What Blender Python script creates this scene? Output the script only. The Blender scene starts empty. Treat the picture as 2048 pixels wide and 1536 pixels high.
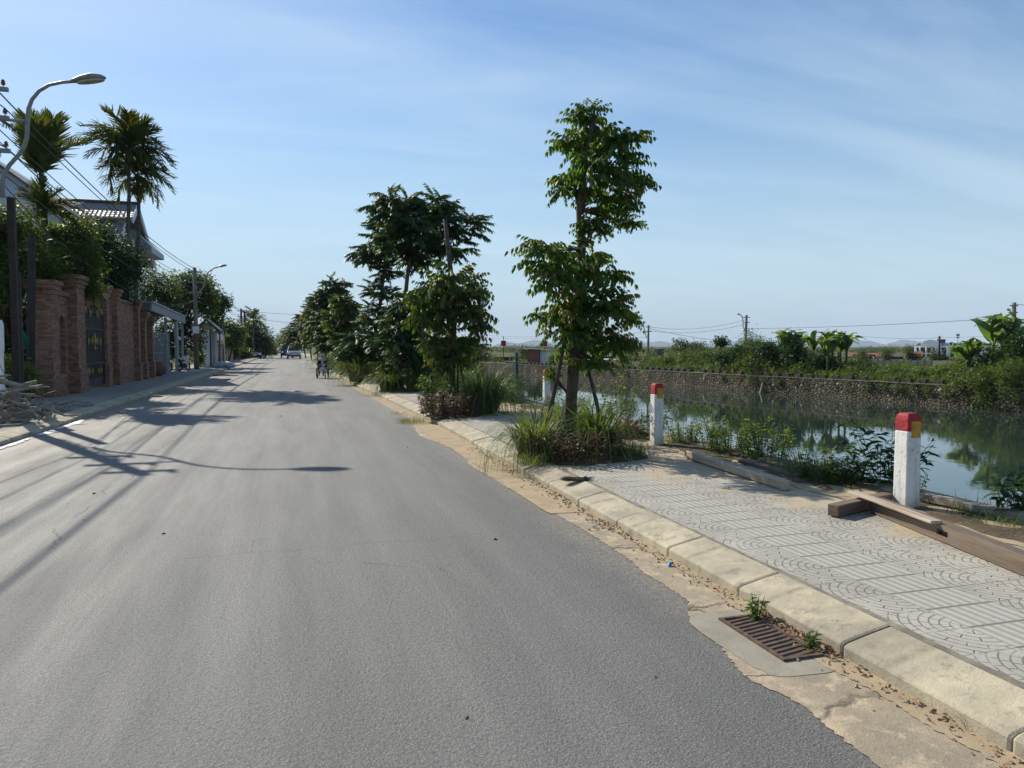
import bpy, math, random
import numpy as np
from mathutils import Vector, Matrix
R = math.radians
random.seed(7); rng = np.random.default_rng(7)
sc = bpy.context.scene
C = sc.collection

# ------------------------------------------------------------------ camera
F = 1480.0; HZ = 693.0; VX = 590.0; H = 1.7
pitch = math.atan((768 - HZ) / F)
yaw = math.atan((1024 - VX) / F * math.cos(pitch))
cam = bpy.data.cameras.new('camera'); camo = bpy.data.objects.new('camera', cam); C.objects.link(camo)
cam.sensor_width = 36; cam.lens = F / 2048 * 36; cam.clip_end = 30000; cam.clip_start = 0.1
camo.location = (0, 0, H); camo.rotation_euler = (math.pi / 2 - pitch, 0, -yaw)
sc.camera = camo

# ------------------------------------------------------------------ light
EL = 37.0; AZ = -27.5          # sun elevation, azimuth from +Y (towards -X)
sun = bpy.data.lights.new('sun', 'SUN'); suno = bpy.data.objects.new('sun', sun); C.objects.link(suno)
sun.energy = 5.0; sun.angle = R(0.53); sun.color = (1.0, 0.93, 0.80)
sd = Vector((math.sin(R(AZ)) * math.cos(R(EL)), math.cos(R(AZ)) * math.cos(R(EL)), math.sin(R(EL))))
suno.rotation_euler = sd.to_track_quat('Z', 'Y').to_euler(); suno.location = (-60, 90, 90)
w = bpy.data.worlds.new('World'); sc.world = w; w.use_nodes = True
nt = w.node_tree; bg = nt.nodes['Background']
sky = nt.nodes.new('ShaderNodeTexSky'); sky.sky_type = 'NISHITA'; sky.sun_disc = False
sky.sun_elevation = R(EL); sky.sun_rotation = R(AZ); sky.air_density = 1.0; sky.dust_density = 0.3; sky.ozone_density = 3.0
tc = nt.nodes.new('ShaderNodeTexCoord')
def wn(t, **k):
    n = nt.nodes.new(t)
    for a, b in k.items(): setattr(n, a, b)
    return n
sep = wn('ShaderNodeSeparateXYZ'); nt.links.new(tc.outputs['Generated'], sep.inputs[0])
# project the view direction on a flat cloud layer
zc = wn('ShaderNodeMath', operation='ADD'); zc.inputs[1].default_value = 0.16; nt.links.new(sep.outputs[2], zc.inputs[0])
dv = []
for i in (0, 1):
    d = wn('ShaderNodeMath', operation='DIVIDE'); nt.links.new(sep.outputs[i], d.inputs[0]); nt.links.new(zc.outputs[0], d.inputs[1]); dv.append(d)
cmb = wn('ShaderNodeCombineXYZ'); nt.links.new(dv[0].outputs[0], cmb.inputs[0]); nt.links.new(dv[1].outputs[0], cmb.inputs[1])
mp = wn('ShaderNodeMapping'); mp.inputs['Rotation'].default_value = (0, 0, R(28)); mp.inputs['Scale'].default_value = (0.5, 1.9, 1)
nt.links.new(cmb.outputs[0], mp.inputs[0])
ns = wn('ShaderNodeTexNoise'); ns.inputs['Scale'].default_value = 1.1; ns.inputs['Detail'].default_value = 7; ns.inputs['Roughness'].default_value = .55; ns.inputs['Distortion'].default_value = .5
nt.links.new(mp.outputs[0], ns.inputs['Vector'])
cr = wn('ShaderNodeMapRange'); cr.inputs['From Min'].default_value = .42; cr.inputs['From Max'].default_value = .70; cr.inputs['To Max'].default_value = .40
nt.links.new(ns.outputs[0], cr.inputs['Value'])
mx = wn('ShaderNodeMix', data_type='RGBA'); nt.links.new(cr.outputs[0], mx.inputs[0])
hzf = wn('ShaderNodeMapRange'); hzf.interpolation_type = 'SMOOTHSTEP'; nt.links.new(sep.outputs[2], hzf.inputs['Value'])
hzf.inputs['From Min'].default_value = -.02; hzf.inputs['From Max'].default_value = .42; hzf.inputs['To Min'].default_value = .88; hzf.inputs['To Max'].default_value = .0
hm_ = wn('ShaderNodeMix', data_type='RGBA'); nt.links.new(hzf.outputs[0], hm_.inputs[0]); nt.links.new(sky.outputs[0], hm_.inputs[6]); hm_.inputs[7].default_value = (4.5, 5.8, 6.5, 1)
nt.links.new(hm_.outputs[2], mx.inputs[6]); mx.inputs[7].default_value = (6.0, 7.1, 8.0, 1)
hs = wn('ShaderNodeHueSaturation'); hs.inputs['Saturation'].default_value = 1.18; nt.links.new(mx.outputs[2], hs.inputs['Color']); nt.links.new(hs.outputs[0], bg.inputs[0]); bg.inputs[1].default_value = 0.098
sc.view_settings.view_transform = 'Standard'; sc.view_settings.look = 'None'; sc.view_settings.gamma = 1
sc.view_settings.exposure = 0.42; sc.view_settings.use_curve_mapping = False
sc.cycles.max_bounces = 6; sc.cycles.transparent_max_bounces = 8; sc.cycles.volume_bounces = 0

# ------------------------------------------------------------------ helpers
def ray(px, py):
    cx = (px - 1024) / F; cy = -(py - 768) / F
    f = math.cos(pitch) + cy * math.sin(pitch); z = -math.sin(pitch) + cy * math.cos(pitch)
    return Vector((cx * math.cos(yaw) + f * math.sin(yaw), -cx * math.sin(yaw) + f * math.cos(yaw), z)), f
def G(px, py, z=0.0):                       # the point at height z seen at a pixel
    r, f = ray(px, py); t = (z - H) / r.z
    return Vector((r.x * t, r.y * t, z))
def PY(px, py, Y):                          # the point at world Y
    r, f = ray(px, py); t = Y / r.y; return Vector((r.x * t, Y, H + r.z * t))
def PD(px, py, D):                          # the point at depth D
    r, f = ray(px, py); t = D / f; return Vector((r.x * t, r.y * t, H + r.z * t))
def bend(Y): return -max(0.0, Y - 105) ** 2 * 0.0007
def xr(Y): return float(np.interp(Y, [-20, 2, 16, 25, 31, 42, 56, 120, 400], [2.84, 2.84, 2.93, 2.72, 2.5, 2.3, 2.18, 2.2, 2.2])) + bend(Y)
def xl(Y): return -4.84 + bend(Y)

def tag(o, label=None, cat=None, group=None, kind=None):
    if label: o['label'] = label
    if cat: o['category'] = cat
    if group: o['group'] = group
    if kind: o['kind'] = kind
    return o
def thing(name, label, cat, loc=(0, 0, 0), rz=0, group=None):
    o = bpy.data.objects.new(name, None); C.objects.link(o); o.location = loc; o.rotation_euler = (0, 0, rz)
    o.empty_display_size = .2
    return tag(o, label, cat, group)
class MB:
    def __init__(s): s.v = []; s.f = []
    def add(s, vs, fs):
        n = len(s.v); s.v += [tuple(v) for v in vs]; s.f += [tuple(n + i for i in f) for f in fs]; return s
    def box(s, c, d, rz=0, M=None):
        x, y, z = d[0] / 2, d[1] / 2, d[2] / 2
        vs = [Vector(p) for p in ((-x,-y,-z),(x,-y,-z),(x,y,-z),(-x,y,-z),(-x,-y,z),(x,-y,z),(x,y,z),(-x,y,z))]
        m = Matrix.Translation(c) @ (M if M else Matrix.Rotation(rz, 4, 'Z'))
        return s.add([m @ v for v in vs], [(0,3,2,1),(4,5,6,7),(0,1,5,4),(1,2,6,5),(2,3,7,6),(3,0,4,7)])
    def tube(s, pts, rs, n=8, caps=True):
        pts = [Vector(p) for p in pts]
        if not hasattr(rs, '__len__'): rs = [rs] * len(pts)
        rings = []; up = None
        for i, p in enumerate(pts):
            t = (pts[min(i + 1, len(pts) - 1)] - pts[max(i - 1, 0)]).normalized()
            a = Vector((0, 0, 1)) if abs(t.z) < .9 else Vector((1, 0, 0))
            if up is None: up = t.cross(a).normalized()
            up = (up - t * up.dot(t)).normalized(); b = t.cross(up)
            rings.append([p + (up * math.cos(k * 2 * math.pi / n) + b * math.sin(k * 2 * math.pi / n)) * rs[i] for k in range(n)])
        vs = [v for r in rings for v in r]; fs = []
        for i in range(len(pts) - 1):
            for k in range(n):
                a = i * n + k; b2 = i * n + (k + 1) % n; fs.append((a, b2, b2 + n, a + n))
        if caps: fs.append(tuple(range(n))[::-1]); fs.append(tuple((len(pts) - 1) * n + k for k in range(n)))
        return s.add(vs, fs)
    def prism(s, poly, y0, y1, axis='y'):   # polygon (a,b) extruded along an axis
        n = len(poly)
        def P(a, b, y): return {'y': (a, y, b), 'x': (y, a, b), 'z': (a, b, y)}[axis]
        return s.add([P(a, b, y0) for a, b in poly] + [P(a, b, y1) for a, b in poly],
                     [tuple(range(n)), tuple(range(2 * n - 1, n - 1, -1))] + [(i, i + n, (i + 1) % n + n, (i + 1) % n) for i in range(n)])
    def lathe(s, prof, n=16, c=(0, 0, 0), M=None):
        m = Matrix.Translation(c) @ (M or Matrix.Identity(4))
        vs = [m @ Vector((r * math.cos(2 * math.pi * k / n), r * math.sin(2 * math.pi * k / n), z)) for r, z in prof for k in range(n)]
        return s.add(vs, [(i * n + k, i * n + (k + 1) % n, (i + 1) * n + (k + 1) % n, (i + 1) * n + k) for i in range(len(prof) - 1) for k in range(n)] + [tuple(range(n))[::-1], tuple((len(prof)-1)*n + k for k in range(n))])
    def build(s, name, mat, parent=None, smooth=False, bevel=0, loc=None):
        me = bpy.data.meshes.new(name); me.from_pydata(s.v, [], s.f); me.materials.append(mat)
        if smooth: me.shade_smooth()
        o = bpy.data.objects.new(name, me); C.objects.link(o)
        if parent: o.parent = parent
        if loc is not None: o.location = loc
        if bevel:
            b = o.modifiers.new('bevel', 'BEVEL'); b.width = bevel; b.segments = 2; b.limit_method = 'ANGLE'
        return o
def struct(o): return tag(o, kind='structure')
def qmesh(name, V, Q, mat, parent=None, tint=None):
    me = bpy.data.meshes.new(name); V = np.asarray(V, np.float32); Q = np.asarray(Q, np.int32)
    me.vertices.add(len(V)); me.vertices.foreach_set('co', V.ravel())
    me.loops.add(Q.size); me.loops.foreach_set('vertex_index', Q.ravel())
    me.polygons.add(len(Q)); me.polygons.foreach_set('loop_start', np.arange(0, Q.size, 4, dtype=np.int32))
    me.update(calc_edges=True); me.materials.append(mat)
    if tint is not None:
        a = me.attributes.new('tint', 'FLOAT', 'POINT'); a.data.foreach_set('value', np.asarray(tint, np.float32))
    o = bpy.data.objects.new(name, me); C.objects.link(o)
    if parent: o.parent = parent
    return o
class Acc:                                  # collects many copies of quad templates
    def __init__(s): s.V = []; s.Q = []; s.T = []; s.n = 0
    def inst(s, tv, tq, pos, Rm, sc_, tint=None):
        N = len(pos); tv = np.asarray(tv); tq = np.asarray(tq)
        V = np.einsum('nij,kj->nki', Rm, tv) * np.asarray(sc_).reshape(N, 1, 1) + np.asarray(pos)[:, None, :]
        Q = tq[None] + (np.arange(N) * len(tv))[:, None, None] + s.n
        s.V.append(V.reshape(-1, 3)); s.Q.append(Q.reshape(-1, 4)); s.n += N * len(tv)
        if tint is None: tint = np.zeros(N)
        s.T.append(np.repeat(tint, len(tv)))
    def build(s, name, mat, parent=None):
        return qmesh(name, np.concatenate(s.V), np.concatenate(s.Q), mat, parent, np.concatenate(s.T))
def frames(d, roll=0.0):                    # matrices whose X axis follows d, Z near up
    d = d / np.linalg.norm(d, axis=1, keepdims=True)
    up = np.tile([0, 0, 1.0], (len(d), 1)) + rng.normal(0, .12 + roll, (len(d), 3))
    y = np.cross(up, d); y /= np.linalg.norm(y, axis=1, keepdims=True) + 1e-9
    z = np.cross(d, y); return np.stack([d, y, z], axis=2)
def rdirs(n, zlo=-1, zhi=1):
    z = rng.uniform(zlo, zhi, n); a = rng.uniform(0, 2 * math.pi, n); r = np.sqrt(1 - z * z)
    return np.stack([r * np.cos(a), r * np.sin(a), z], 1)

# leaf templates (quads only)
LEAF_V = np.array([(0, 0, 0), (.35, .2, .04), (.7, .13, .02), (1, 0, -.08), (.7, -.13, .02), (.35, -.2, .04), (.5, 0, -.02)])
LEAF_Q = np.array([(0, 6, 2, 1), (6, 3, 2, 2), (0, 5, 4, 6), (6, 4, 3, 3)])
LEAF_Q = np.array([(0, 5, 6, 1), (1, 6, 5, 0)])[:0]
LEAF_Q = np.array([(0, 6, 2, 1), (0, 5, 4, 6), (6, 4, 3, 2)])
def leaf(L, W, bendz=.0):
    v = LEAF_V.copy(); v[:, 0] *= L; v[:, 1] *= W / .4; v[:, 2] *= L; v[:, 2] -= bendz * (v[:, 0] / L) ** 2 * L
    return v, LEAF_Q
def frond(pairs=6, lL=.26, lW=.34, droop=.35, hang=55, seed=0, rw=.012):
    """a compound leaf of length 1 along X: a thin stalk with drooping leaflets in pairs"""
    r_ = random.Random(seed); V = []; Q = []; n = 0
    def ax(t): return Vector((t * (1 - .12 * droop), 0, .18 * droop * math.sin(t * 2.2) - droop * t ** 2.3))
    K = 6
    for i in range(K + 1):
        p = ax(i / K); V += [(p.x, -rw, p.z), (p.x, rw, p.z)]
    for i in range(K): Q.append((2*i, 2*i+1, 2*i+3, 2*i+2))
    n = len(V)
    for i in range(pairs):
        t = .22 + .78 * i / (pairs - 1) if pairs > 1 else .9
        p = ax(t); s_ = math.sin(math.pi * min(1, .25 + .7 * (i / pairs))) * .35 + .65
        for sgn in ((-1, 1) if i < pairs - 1 else (-1, 1, 0)):
            lv, lq = leaf(lL * s_ * r_.uniform(.85, 1.1), lL * lW * s_, .25)
            az = R(58 if sgn else 0) * sgn + R(r_.uniform(-9, 9)); hg = R(hang + r_.uniform(-14, 14)) * (1 if sgn else .7)
            m = Matrix.Translation(p) @ Matrix.Rotation(az, 4, 'Z') @ Matrix.Rotation(hg, 4, 'Y') @ Matrix.Rotation(R(r_.uniform(-25, 25)), 4, 'X')
            V += [tuple(m @ Vector(q)) for q in lv]; Q += [tuple(a + n for a in q) for q in lq]; n += len(lv)
    return np.array(V), np.array(Q)
FR = [frond(6, .33, .46, .42, 64, 1), frond(6, .31, .44, .28, 58, 2), frond(5, .36, .46, .5, 66, 3)]
FRS = [frond(8, .30, .42, .38, 46, 4, .01), frond(9, .28, .42, .28, 42, 5, .01)]

# ------------------------------------------------------------------ node maths
class X:
    def __init__(s, k, o): s.k = k; s.o = o
    def _m(s, op, *a, clamp=False):
        n = s.k.nodes.new('ShaderNodeMath'); n.operation = op; n.use_clamp = clamp
        for i, v in enumerate((s,) + a):
            if isinstance(v, X): s.k.links.new(v.o, n.inputs[i])
            else: n.inputs[i].default_value = v
        return X(s.k, n.outputs[0])
    def __add__(s, b): return s._m('ADD', b)
    def __sub__(s, b): return s._m('SUBTRACT', b)
    def __mul__(s, b): return s._m('MULTIPLY', b)
    def __truediv__(s, b): return s._m('DIVIDE', b)
    def __gt__(s, b): return s._m('GREATER_THAN', b)
    def __lt__(s, b): return s._m('LESS_THAN', b)
    def inv(s): return X._m(s, 'MULTIPLY_ADD', -1.0, 1.0)
    def fr(s): return s._m('FRACT')
    def fl(s): return s._m('FLOOR')
    def ab(s): return s._m('ABSOLUTE')
    def sq(s): return s._m('SQRT')
    def mn(s, b): return s._m('MINIMUM', b)
    def mxx(s, b): return s._m('MAXIMUM', b)
    def cl(s): return s._m('ADD', 0.0, clamp=True)
    def at2(s, b): return s._m('ARCTAN2', b)
    def mod(s, b): return s._m('FLOORED_MODULO', b)
    def rng(s, a, b, c=0.0, d=1.0):
        n = s.k.nodes.new('ShaderNodeMapRange'); s.k.links.new(s.o, n.inputs[0])
        for i, v in enumerate((a, b, c, d)): n.inputs[i + 1].default_value = v
        return X(s.k, n.outputs[0])
class Mat:
    def __init__(s, name, rough=.8, spec=.3, metal=0, **kw):
        s.m = bpy.data.materials.new(name); s.m.use_nodes = True; s.t = s.m.node_tree; s.nodes = s.t.nodes; s.links = s.t.links
        s.b = s.nodes['Principled BSDF']; s.b.inputs['Roughness'].default_value = rough
        s.b.inputs['Specular IOR Level'].default_value = spec; s.b.inputs['Metallic'].default_value = metal
        for k, v in kw.items(): s.b.inputs[k.replace('_', ' ')].default_value = v
        t = s.nodes.new('ShaderNodeTexCoord'); s.co = t.outputs['Object']; s.uv = t.outputs['UV']
        sp = s.nodes.new('ShaderNodeSeparateXYZ'); s.links.new(s.co, sp.inputs[0])
        s.x, s.y, s.z = (X(s, o) for o in sp.outputs)
    def vec(s, x, y, z=0.0):
        c = s.nodes.new('ShaderNodeCombineXYZ')
        for i, v in enumerate((x, y, z)):
            if isinstance(v, X): s.links.new(v.o, c.inputs[i])
            else: c.inputs[i].default_value = v
        return c.outputs[0]
    def noise(s, scale, detail=4, rough=.55, vec=None, dist=0.0):
        n = s.nodes.new('ShaderNodeTexNoise'); s.links.new(vec or s.co, n.inputs['Vector'])
        n.inputs['Scale'].default_value = scale; n.inputs['Detail'].default_value = detail; n.inputs['Roughness'].default_value = rough; n.inputs['Distortion'].default_value = dist
        return X(s, n.outputs[0])
    def vor(s, scale, feature='F1', vec=None, out=0, rnd=1.0):
        n = s.nodes.new('ShaderNodeTexVoronoi'); n.feature = feature; s.links.new(vec or s.co, n.inputs['Vector'])
        n.inputs['Scale'].default_value = scale; n.inputs['Randomness'].default_value = rnd
        return n.outputs[out] if out else X(s, n.outputs[0])
    def mix(s, f, a, b):
        n = s.nodes.new('ShaderNodeMix'); n.data_type = 'RGBA'; n.clamp_factor = True
        if isinstance(f, X): s.links.new(f.o, n.inputs[0])
        else: n.inputs[0].default_value = f
        for i, v in ((6, a), (7, b)):
            if isinstance(v, tuple): n.inputs[i].default_value = (*v[:3], 1)
            else: s.links.new(v, n.inputs[i])
        return n.outputs[2]
    def col(s, c):
        if isinstance(c, tuple): s.b.inputs['Base Color'].default_value = (*c[:3], 1)
        else: s.links.new(c, s.b.inputs['Base Color'])
        return s
    def rough(s, f): s.links.new(f.o, s.b.inputs['Roughness']); return s
    def bump(s, h, strength=.5, dist=.02, normal=None):
        n = s.nodes.new('ShaderNodeBump'); s.links.new(h.o, n.inputs['Height']); n.inputs['Strength'].default_value = strength; n.inputs['Distance'].default_value = dist
        if normal: s.links.new(normal, n.inputs['Normal'])
        s.links.new(n.outputs[0], s.b.inputs['Normal']); return n.outputs[0]
def simple(name, c1, c2=None, scale=6, rough=.8, spec=.3, metal=0, bump=.2, bscale=40, bdist=.01):
    m = Mat(name, rough, spec, metal); c2 = c2 or tuple(v * .65 for v in c1)
    n = m.noise(scale, 6, .6); m.col(m.mix(n.rng(.35, .68), c1, c2))
    if bump: m.bump(m.noise(bscale, 4), bump, bdist)
    return m.m
def leafmat(name, c1, c2, c3=None, tcol=None, trans=.35, rough=.5, spec=.3, young=(.30, .10, .045)):
    m = Mat(name, rough, spec)
    g = m.nodes.new('ShaderNodeNewGeometry'); r_ = X(m, g.outputs['Random Per Island'])
    base = m.mix(r_, c1, c2)
    if c3: base = m.mix(r_.rng(.82, .86), base, c3)
    a = m.nodes.new('ShaderNodeAttribute'); a.attribute_name = 'tint'; tf = X(m, a.outputs['Fac'])
    base = m.mix(tf, base, young); m.col(base)
    tr = m.nodes.new('ShaderNodeBsdfTranslucent'); tb = m.mix(tf, tcol or tuple(min(1, v * k) for v, k in zip(c2, (3.2, 2.6, 1.0))), (.30, .22, .03)); m.links.new(tb, tr.inputs[0])
    ms = m.nodes.new('ShaderNodeMixShader'); ms.inputs[0].default_value = trans
    m.links.new(m.b.outputs[0], ms.inputs[1]); m.links.new(tr.outputs[0], ms.inputs[2]); m.links.new(ms.outputs[0], m.nodes['Material Output'].inputs[0])
    return m.m

# ------------------------------------------------------------------ materials
def mk_asphalt():
    m = Mat('asphalt', .72, .42)
    big = m.noise(.8, 5, .6, m.vec(m.x, m.y * .08)); mid = m.noise(3.0, 6, .65, m.vec(m.x, m.y * .1)); agg = m.vor(75.0); fine = m.noise(130, 3, .7); agg2 = m.noise(42, 5, .75)
    st = m.noise(.9, 4, .6, m.vec(m.x * 2.4, m.y * .05))                      # wear streaks along the road
    c = m.mix(big.rng(.35, .65), (.125, .122, .115), (.165, .16, .149))
    c = m.mix(st.rng(.42, .66) * .55, c, (.215, .208, .192))
    c = m.mix((m.x + m.noise(.8, 4, .5, m.vec(m.x, m.y * .15)) * 1.2).rng(-1.6, -3.6) * .5, c, (.225, .207, .175))       # dusty towards the left
    edge = (m.x - m.noise(1.3, 5, .6) * 1.1).rng(.7, 1.7) * (m.y).rng(20, 6)
    dl = (m.x * -1.0 + (m.noise(1.2, 6, .7, m.vec(m.x * 1.5, m.y * .22)) - .5) * 1.5).rng(3.5, 4.9) * m.noise(5, 5, .7, m.vec(m.x, m.y * .3)).rng(.25, .6); c = m.mix(dl * .85, c, (.30, .25, .185))
    c = m.mix(edge * .45, c, (.062, .062, .061))                              # darker newer seam at the right
    dust = (m.x + (m.noise(2.3, 6, .7) - .5) * .7).rng(2.16, 2.50) * m.noise(18, 5, .75).rng(.38, .58)
    c = m.mix(dust * .75, c, (.30, .25, .18))
    c = m.mix(agg2.rng(.36, .60).inv() * .6, c, (.035, .035, .034))
    c = m.mix((fine.rng(.54, .68)) * .85, c, (.40, .39, .36))
    c = m.mix((agg.rng(.02, .12).inv()) * .4, c, (.36, .35, .33))
    cr = m.vor(.55, 'DISTANCE_TO_EDGE', m.vec(m.x + m.noise(2.2, 5) * .7, m.y * .8 + m.noise(1.7, 5) * .8))
    crack = cr.rng(.0, .005).inv() * m.noise(.25, 2).rng(.52, .62) * m.noise(3, 4).rng(.35, .55)
    lc = (m.x + 2.0 + (m.noise(.8, 6, .7, m.vec(0.0, m.y, 0.0)) - .5) * .9 + m.y * .012).ab().rng(.004, .012).inv() * m.noise(.9, 3).rng(.44, .54)
    tc2 = (m.y - 6.4 + (m.noise(1.1, 6, .7, m.vec(m.x, 0.0, 3.0)) - .5) * .7).ab().rng(.003, .009).inv() * (m.x > -.9) * (m.x < 1.6)
    crack = (crack + lc * .9 + tc2 * .6).cl(); c = m.mix(crack * .75, c, (.04, .04, .038))
    c = m.mix(m.noise(.9, 6, .7, m.vec(m.x, m.y * .12)).rng(.50, .68) * .4, c, (.095, .094, .09)); c = m.mix((m.vor(1.3) < .035) * .5, c, (.07, .068, .065))
    c = m.mix((m.noise(6, 5, .7).rng(.70, .78)) * .3, c, (.34, .31, .25))
    m.col(c)
    m.bump(agg * .6 + fine * .9 + agg2 * .9 - crack, .9, .006)
    m.rough(mid.rng(.3, .7, .62, .85)); return m.m
def mk_gutter():
    m = Mat('gutter_concrete', .9, .2)
    n = m.noise(2.2, 7, .65); f = m.noise(28, 5, .7)
    c = m.mix(n.rng(.35, .65), (.37, .30, .21), (.26, .22, .165))
    c = m.mix(m.noise(5, 6, .7).rng(.5, .62) * .8, c, (.50, .40, .27))
    c = m.mix(f.rng(.55, .72) * .5, c, (.14, .12, .1))
    cr = m.vor(.9, 'DISTANCE_TO_EDGE', m.vec(m.x * .4 + m.noise(3, 4) * .5, m.y * .9 + m.noise(4, 4) * .3)).rng(0, .012).inv() * m.noise(.7, 2).rng(.48, .55)
    c = m.mix(cr * .85, c, (.05, .045, .04)); m.col(c)
    m.bump(f * .5 + m.noise(120, 3) * .5 + n - cr, .6, .012); return m.m
def mk_sand():
    m = Mat('sand', .95, .1); n = m.noise(4, 6, .7); f = m.noise(160, 3, .7)
    c = m.mix(n.rng(.35, .65), (.44, .345, .225), (.33, .26, .175)); c = m.mix(f.rng(.58, .7) * .5, c, (.15, .12, .09)); m.col(c)
    m.bump(f + n, .6, .01); return m.m
def mk_kerb():
    m = Mat('kerb_concrete', .88, .25); n = m.noise(1.7, 7, .65, dist=.4); f = m.noise(45, 5, .7)
    c = m.mix(n.rng(.36, .62), (.45, .395, .285), (.28, .25, .19))
    c = m.mix(m.noise(3.1, 5, .6).rng(.52, .66) * .5, c, (.56, .47, .32))
    c = m.mix(m.noise(7, 7, .8).rng(.53, .66) * .7, c, (.15, .145, .12))
    c = m.mix(f.rng(.6, .72) * .5, c, (.1, .095, .08))
    j = ((m.y.fr() - .5).ab()).rng(.455, .495) * m.noise(12, 4).rng(.3, .6)
    c = m.mix(j * .6, c, (.16, .14, .10)); m.col(c)
    m.bump(f * .6 + m.noise(140, 3) * .4 + n * .3 + m.noise(14, 5, .75) * .8, .7, .008); return m.m
def mk_tiles():
    m = Mat('paving_tiles', .85, .25)
    Ty = .575; x0 = 3.19
    xx = m.x - m.y * 0.006
    col_w = .42
    # the ribbed guide strip
    rs, rw = 3.55, .50
    ribm = (xx > rs) * (xx < rs + rw)
    ry = (m.y / (Ty / 2)).fr(); rx = ((xx - rs) / (rw / 7)).fr()
    rib = ((rx - .5).ab() < .27) * (ry > .05) * (ry < .95)
    ribj = ((ry < .025)._m('MAXIMUM', (ry > .975)))
    # fans of cobbles
    u = (xx - x0 - .38 + 5.0 * col_w) / col_w
    cu = u.fr(); ci = u.fl()
    v = m.y / Ty + (ci.mod(2.0)) * .5
    cv = v.fr()
    dx = (cu - 1.0) * col_w; dy = (cv - .5) * Ty
    r = (dx * dx + dy * dy).sq(); th = dy.at2(dx * -1.0)
    k = r / .052; ki = k.fl(); kf = (k.fr() - .5).ab()
    arc = kf > .41
    nseg = ki * .75 + 1.0
    tt = (th * nseg * .62 + ki * .5).fr()
    rad = ((tt - .5).ab() * r / (nseg * .62)).rng(.0, .0065).inv() * (cv > .5)._m('MAXIMUM', (ki.mod(2.0) > .5))
    tj = ((cv - .5).ab() > .4935)._m('MAXIMUM', (cv - .5).ab() < .0065)._m('MAXIMUM', (cu - .5).ab() > .492)
    grf = arc._m('MAXIMUM', rad)._m('MAXIMUM', tj)
    wear = m.noise(1.1, 4).rng(.40, .62)
    grf = grf * m.noise(9, 3).rng(.3, .5)
    groove = grf * ribm.inv() + ribj * ribm
    b = m.noise(1.4, 5, .6)
    c = m.mix(b.rng(.35, .65), (.41, .388, .335), (.32, .302, .26))
    c = m.mix(ribm * .85, c, (.40, .385, .345))
    c = m.mix(ribm * rib.inv() * .65, c, (.22, .205, .17))
    c = m.mix(m.noise(22, 5, .7).rng(.52, .7) * .35, c, (.2, .19, .17))
    c = m.mix(m.noise(.7, 6, .7).rng(.50, .66) * .35, c, (.25, .235, .2)); c = m.mix(m.noise(60, 4, .8).rng(.60, .70) * .4, c, (.12, .11, .095)); c = m.mix((groove * .7).cl(), c, (.085, .078, .065))
    # sand blown over the outer and kerb side
    sand = (m.noise(1.6, 6, .62) + (m.x - 4.9).rng(-.7, .7) * .33 + m.y.rng(5.5, 9) * .16).rng(.66, .78)
    c = m.mix(sand * .9, c, m.mix(m.noise(40, 4), (.44, .36, .25), (.36, .295, .2))); m.col(c)
    h = (rib * ribm * .7 - groove) * sand.inv() + m.noise(90, 3) * .25 + sand * .3
    m.bump(h, .7, .009); return m.m
def mk_brick(name='brick', tone=1.0):
    m = Mat(name, .85, .25)
    b = m.nodes.new('ShaderNodeTexBrick'); v = m.vec(m.x + m.y, m.z); m.links.new(v, b.inputs['Vector'])
    b.inputs['Scale'].default_value = 1; b.inputs['Brick Width'].default_value = .24; b.inputs['Row Height'].default_value = .072; b.inputs['Mortar Size'].default_value = .009; b.inputs['Bias'].default_value = .1
    b.inputs['Color1'].default_value = (.44 * tone, .205 * tone, .125 * tone, 1); b.inputs['Color2'].default_value = (.20 * tone, .10 * tone, .068 * tone, 1); b.inputs['Mortar'].default_value = (.16, .14, .12, 1)
    c = m.mix(m.noise(3, 6, .7).rng(.5, .7) * .5, b.outputs['Color'], (.07, .05, .04))
    c = m.mix(m.noise(30, 4).rng(.55, .7) * .35, c, (.35, .24, .18)); m.col(c)
    m.bump(X(m, b.outputs['Fac']).inv() + m.noise(60, 3) * .4, .9, .012); return m.m
def mk_stone():
    m = Mat('rubble_stone', .9, .2); 
    vv = m.vec(m.x + m.noise(3, 2) * .2, m.y, m.z * 1.25)
    d = m.vor(3.6, 'DISTANCE_TO_EDGE', vv); cc = m.vor(3.6, 'F1', vv, out='Color')
    sp = m.nodes.new('ShaderNodeSeparateColor'); m.links.new(cc, sp.inputs[0]); rr = X(m, sp.outputs[0])
    c = m.mix(rr, (.062, .052, .036), (.17, .142, .10)); c = m.mix((rr > .93) * .7, c, (.34, .31, .25))
    c = m.mix(d.rng(.02, .10).inv(), c, (.045, .038, .028))
    c = m.mix(m.noise(.8, 5, .6, m.vec(m.x, m.y, m.z * .3)).rng(.42, .56) * .85, c, (.03, .036, .017))
    c = m.mix(m.z.rng(-1.55, -1.95) * .8, c, (.10, .08, .055)); m.col(c)
    m.bump(d.rng(0, .25) + m.noise(20, 4) * .3, 1.0, .12); return m.m
def mk_water():
    m = Mat('water', .025, .9, IOR=1.5); m.col(m.mix(m.noise(.1, 3), (.018, .032, .028), (.028, .042, .034)))
    n1 = m.noise(1.0, 3, .5, m.vec(m.x * 2.2, m.y * 2.2)); n2 = m.noise(.25, 2, .5)
    n3 = m.noise(8, 3, .6)
    m.bump(n1 * n2.rng(.35, .7, .1, 1.0) + n3 * n2.rng(.45, .75, .0, .10), .22, .015); return m.m
def mk_ground(name, a, b, c_):
    m = Mat(name, .95, .1); c = m.mix(m.noise(.5, 7, .65).rng(.4, .6), a, b); c = m.mix(m.noise(6, 6, .7).rng(.5, .65) * .7, c, c_); m.col(c)
    m.bump(m.noise(12, 6, .7), .8, .05); return m.m
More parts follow.
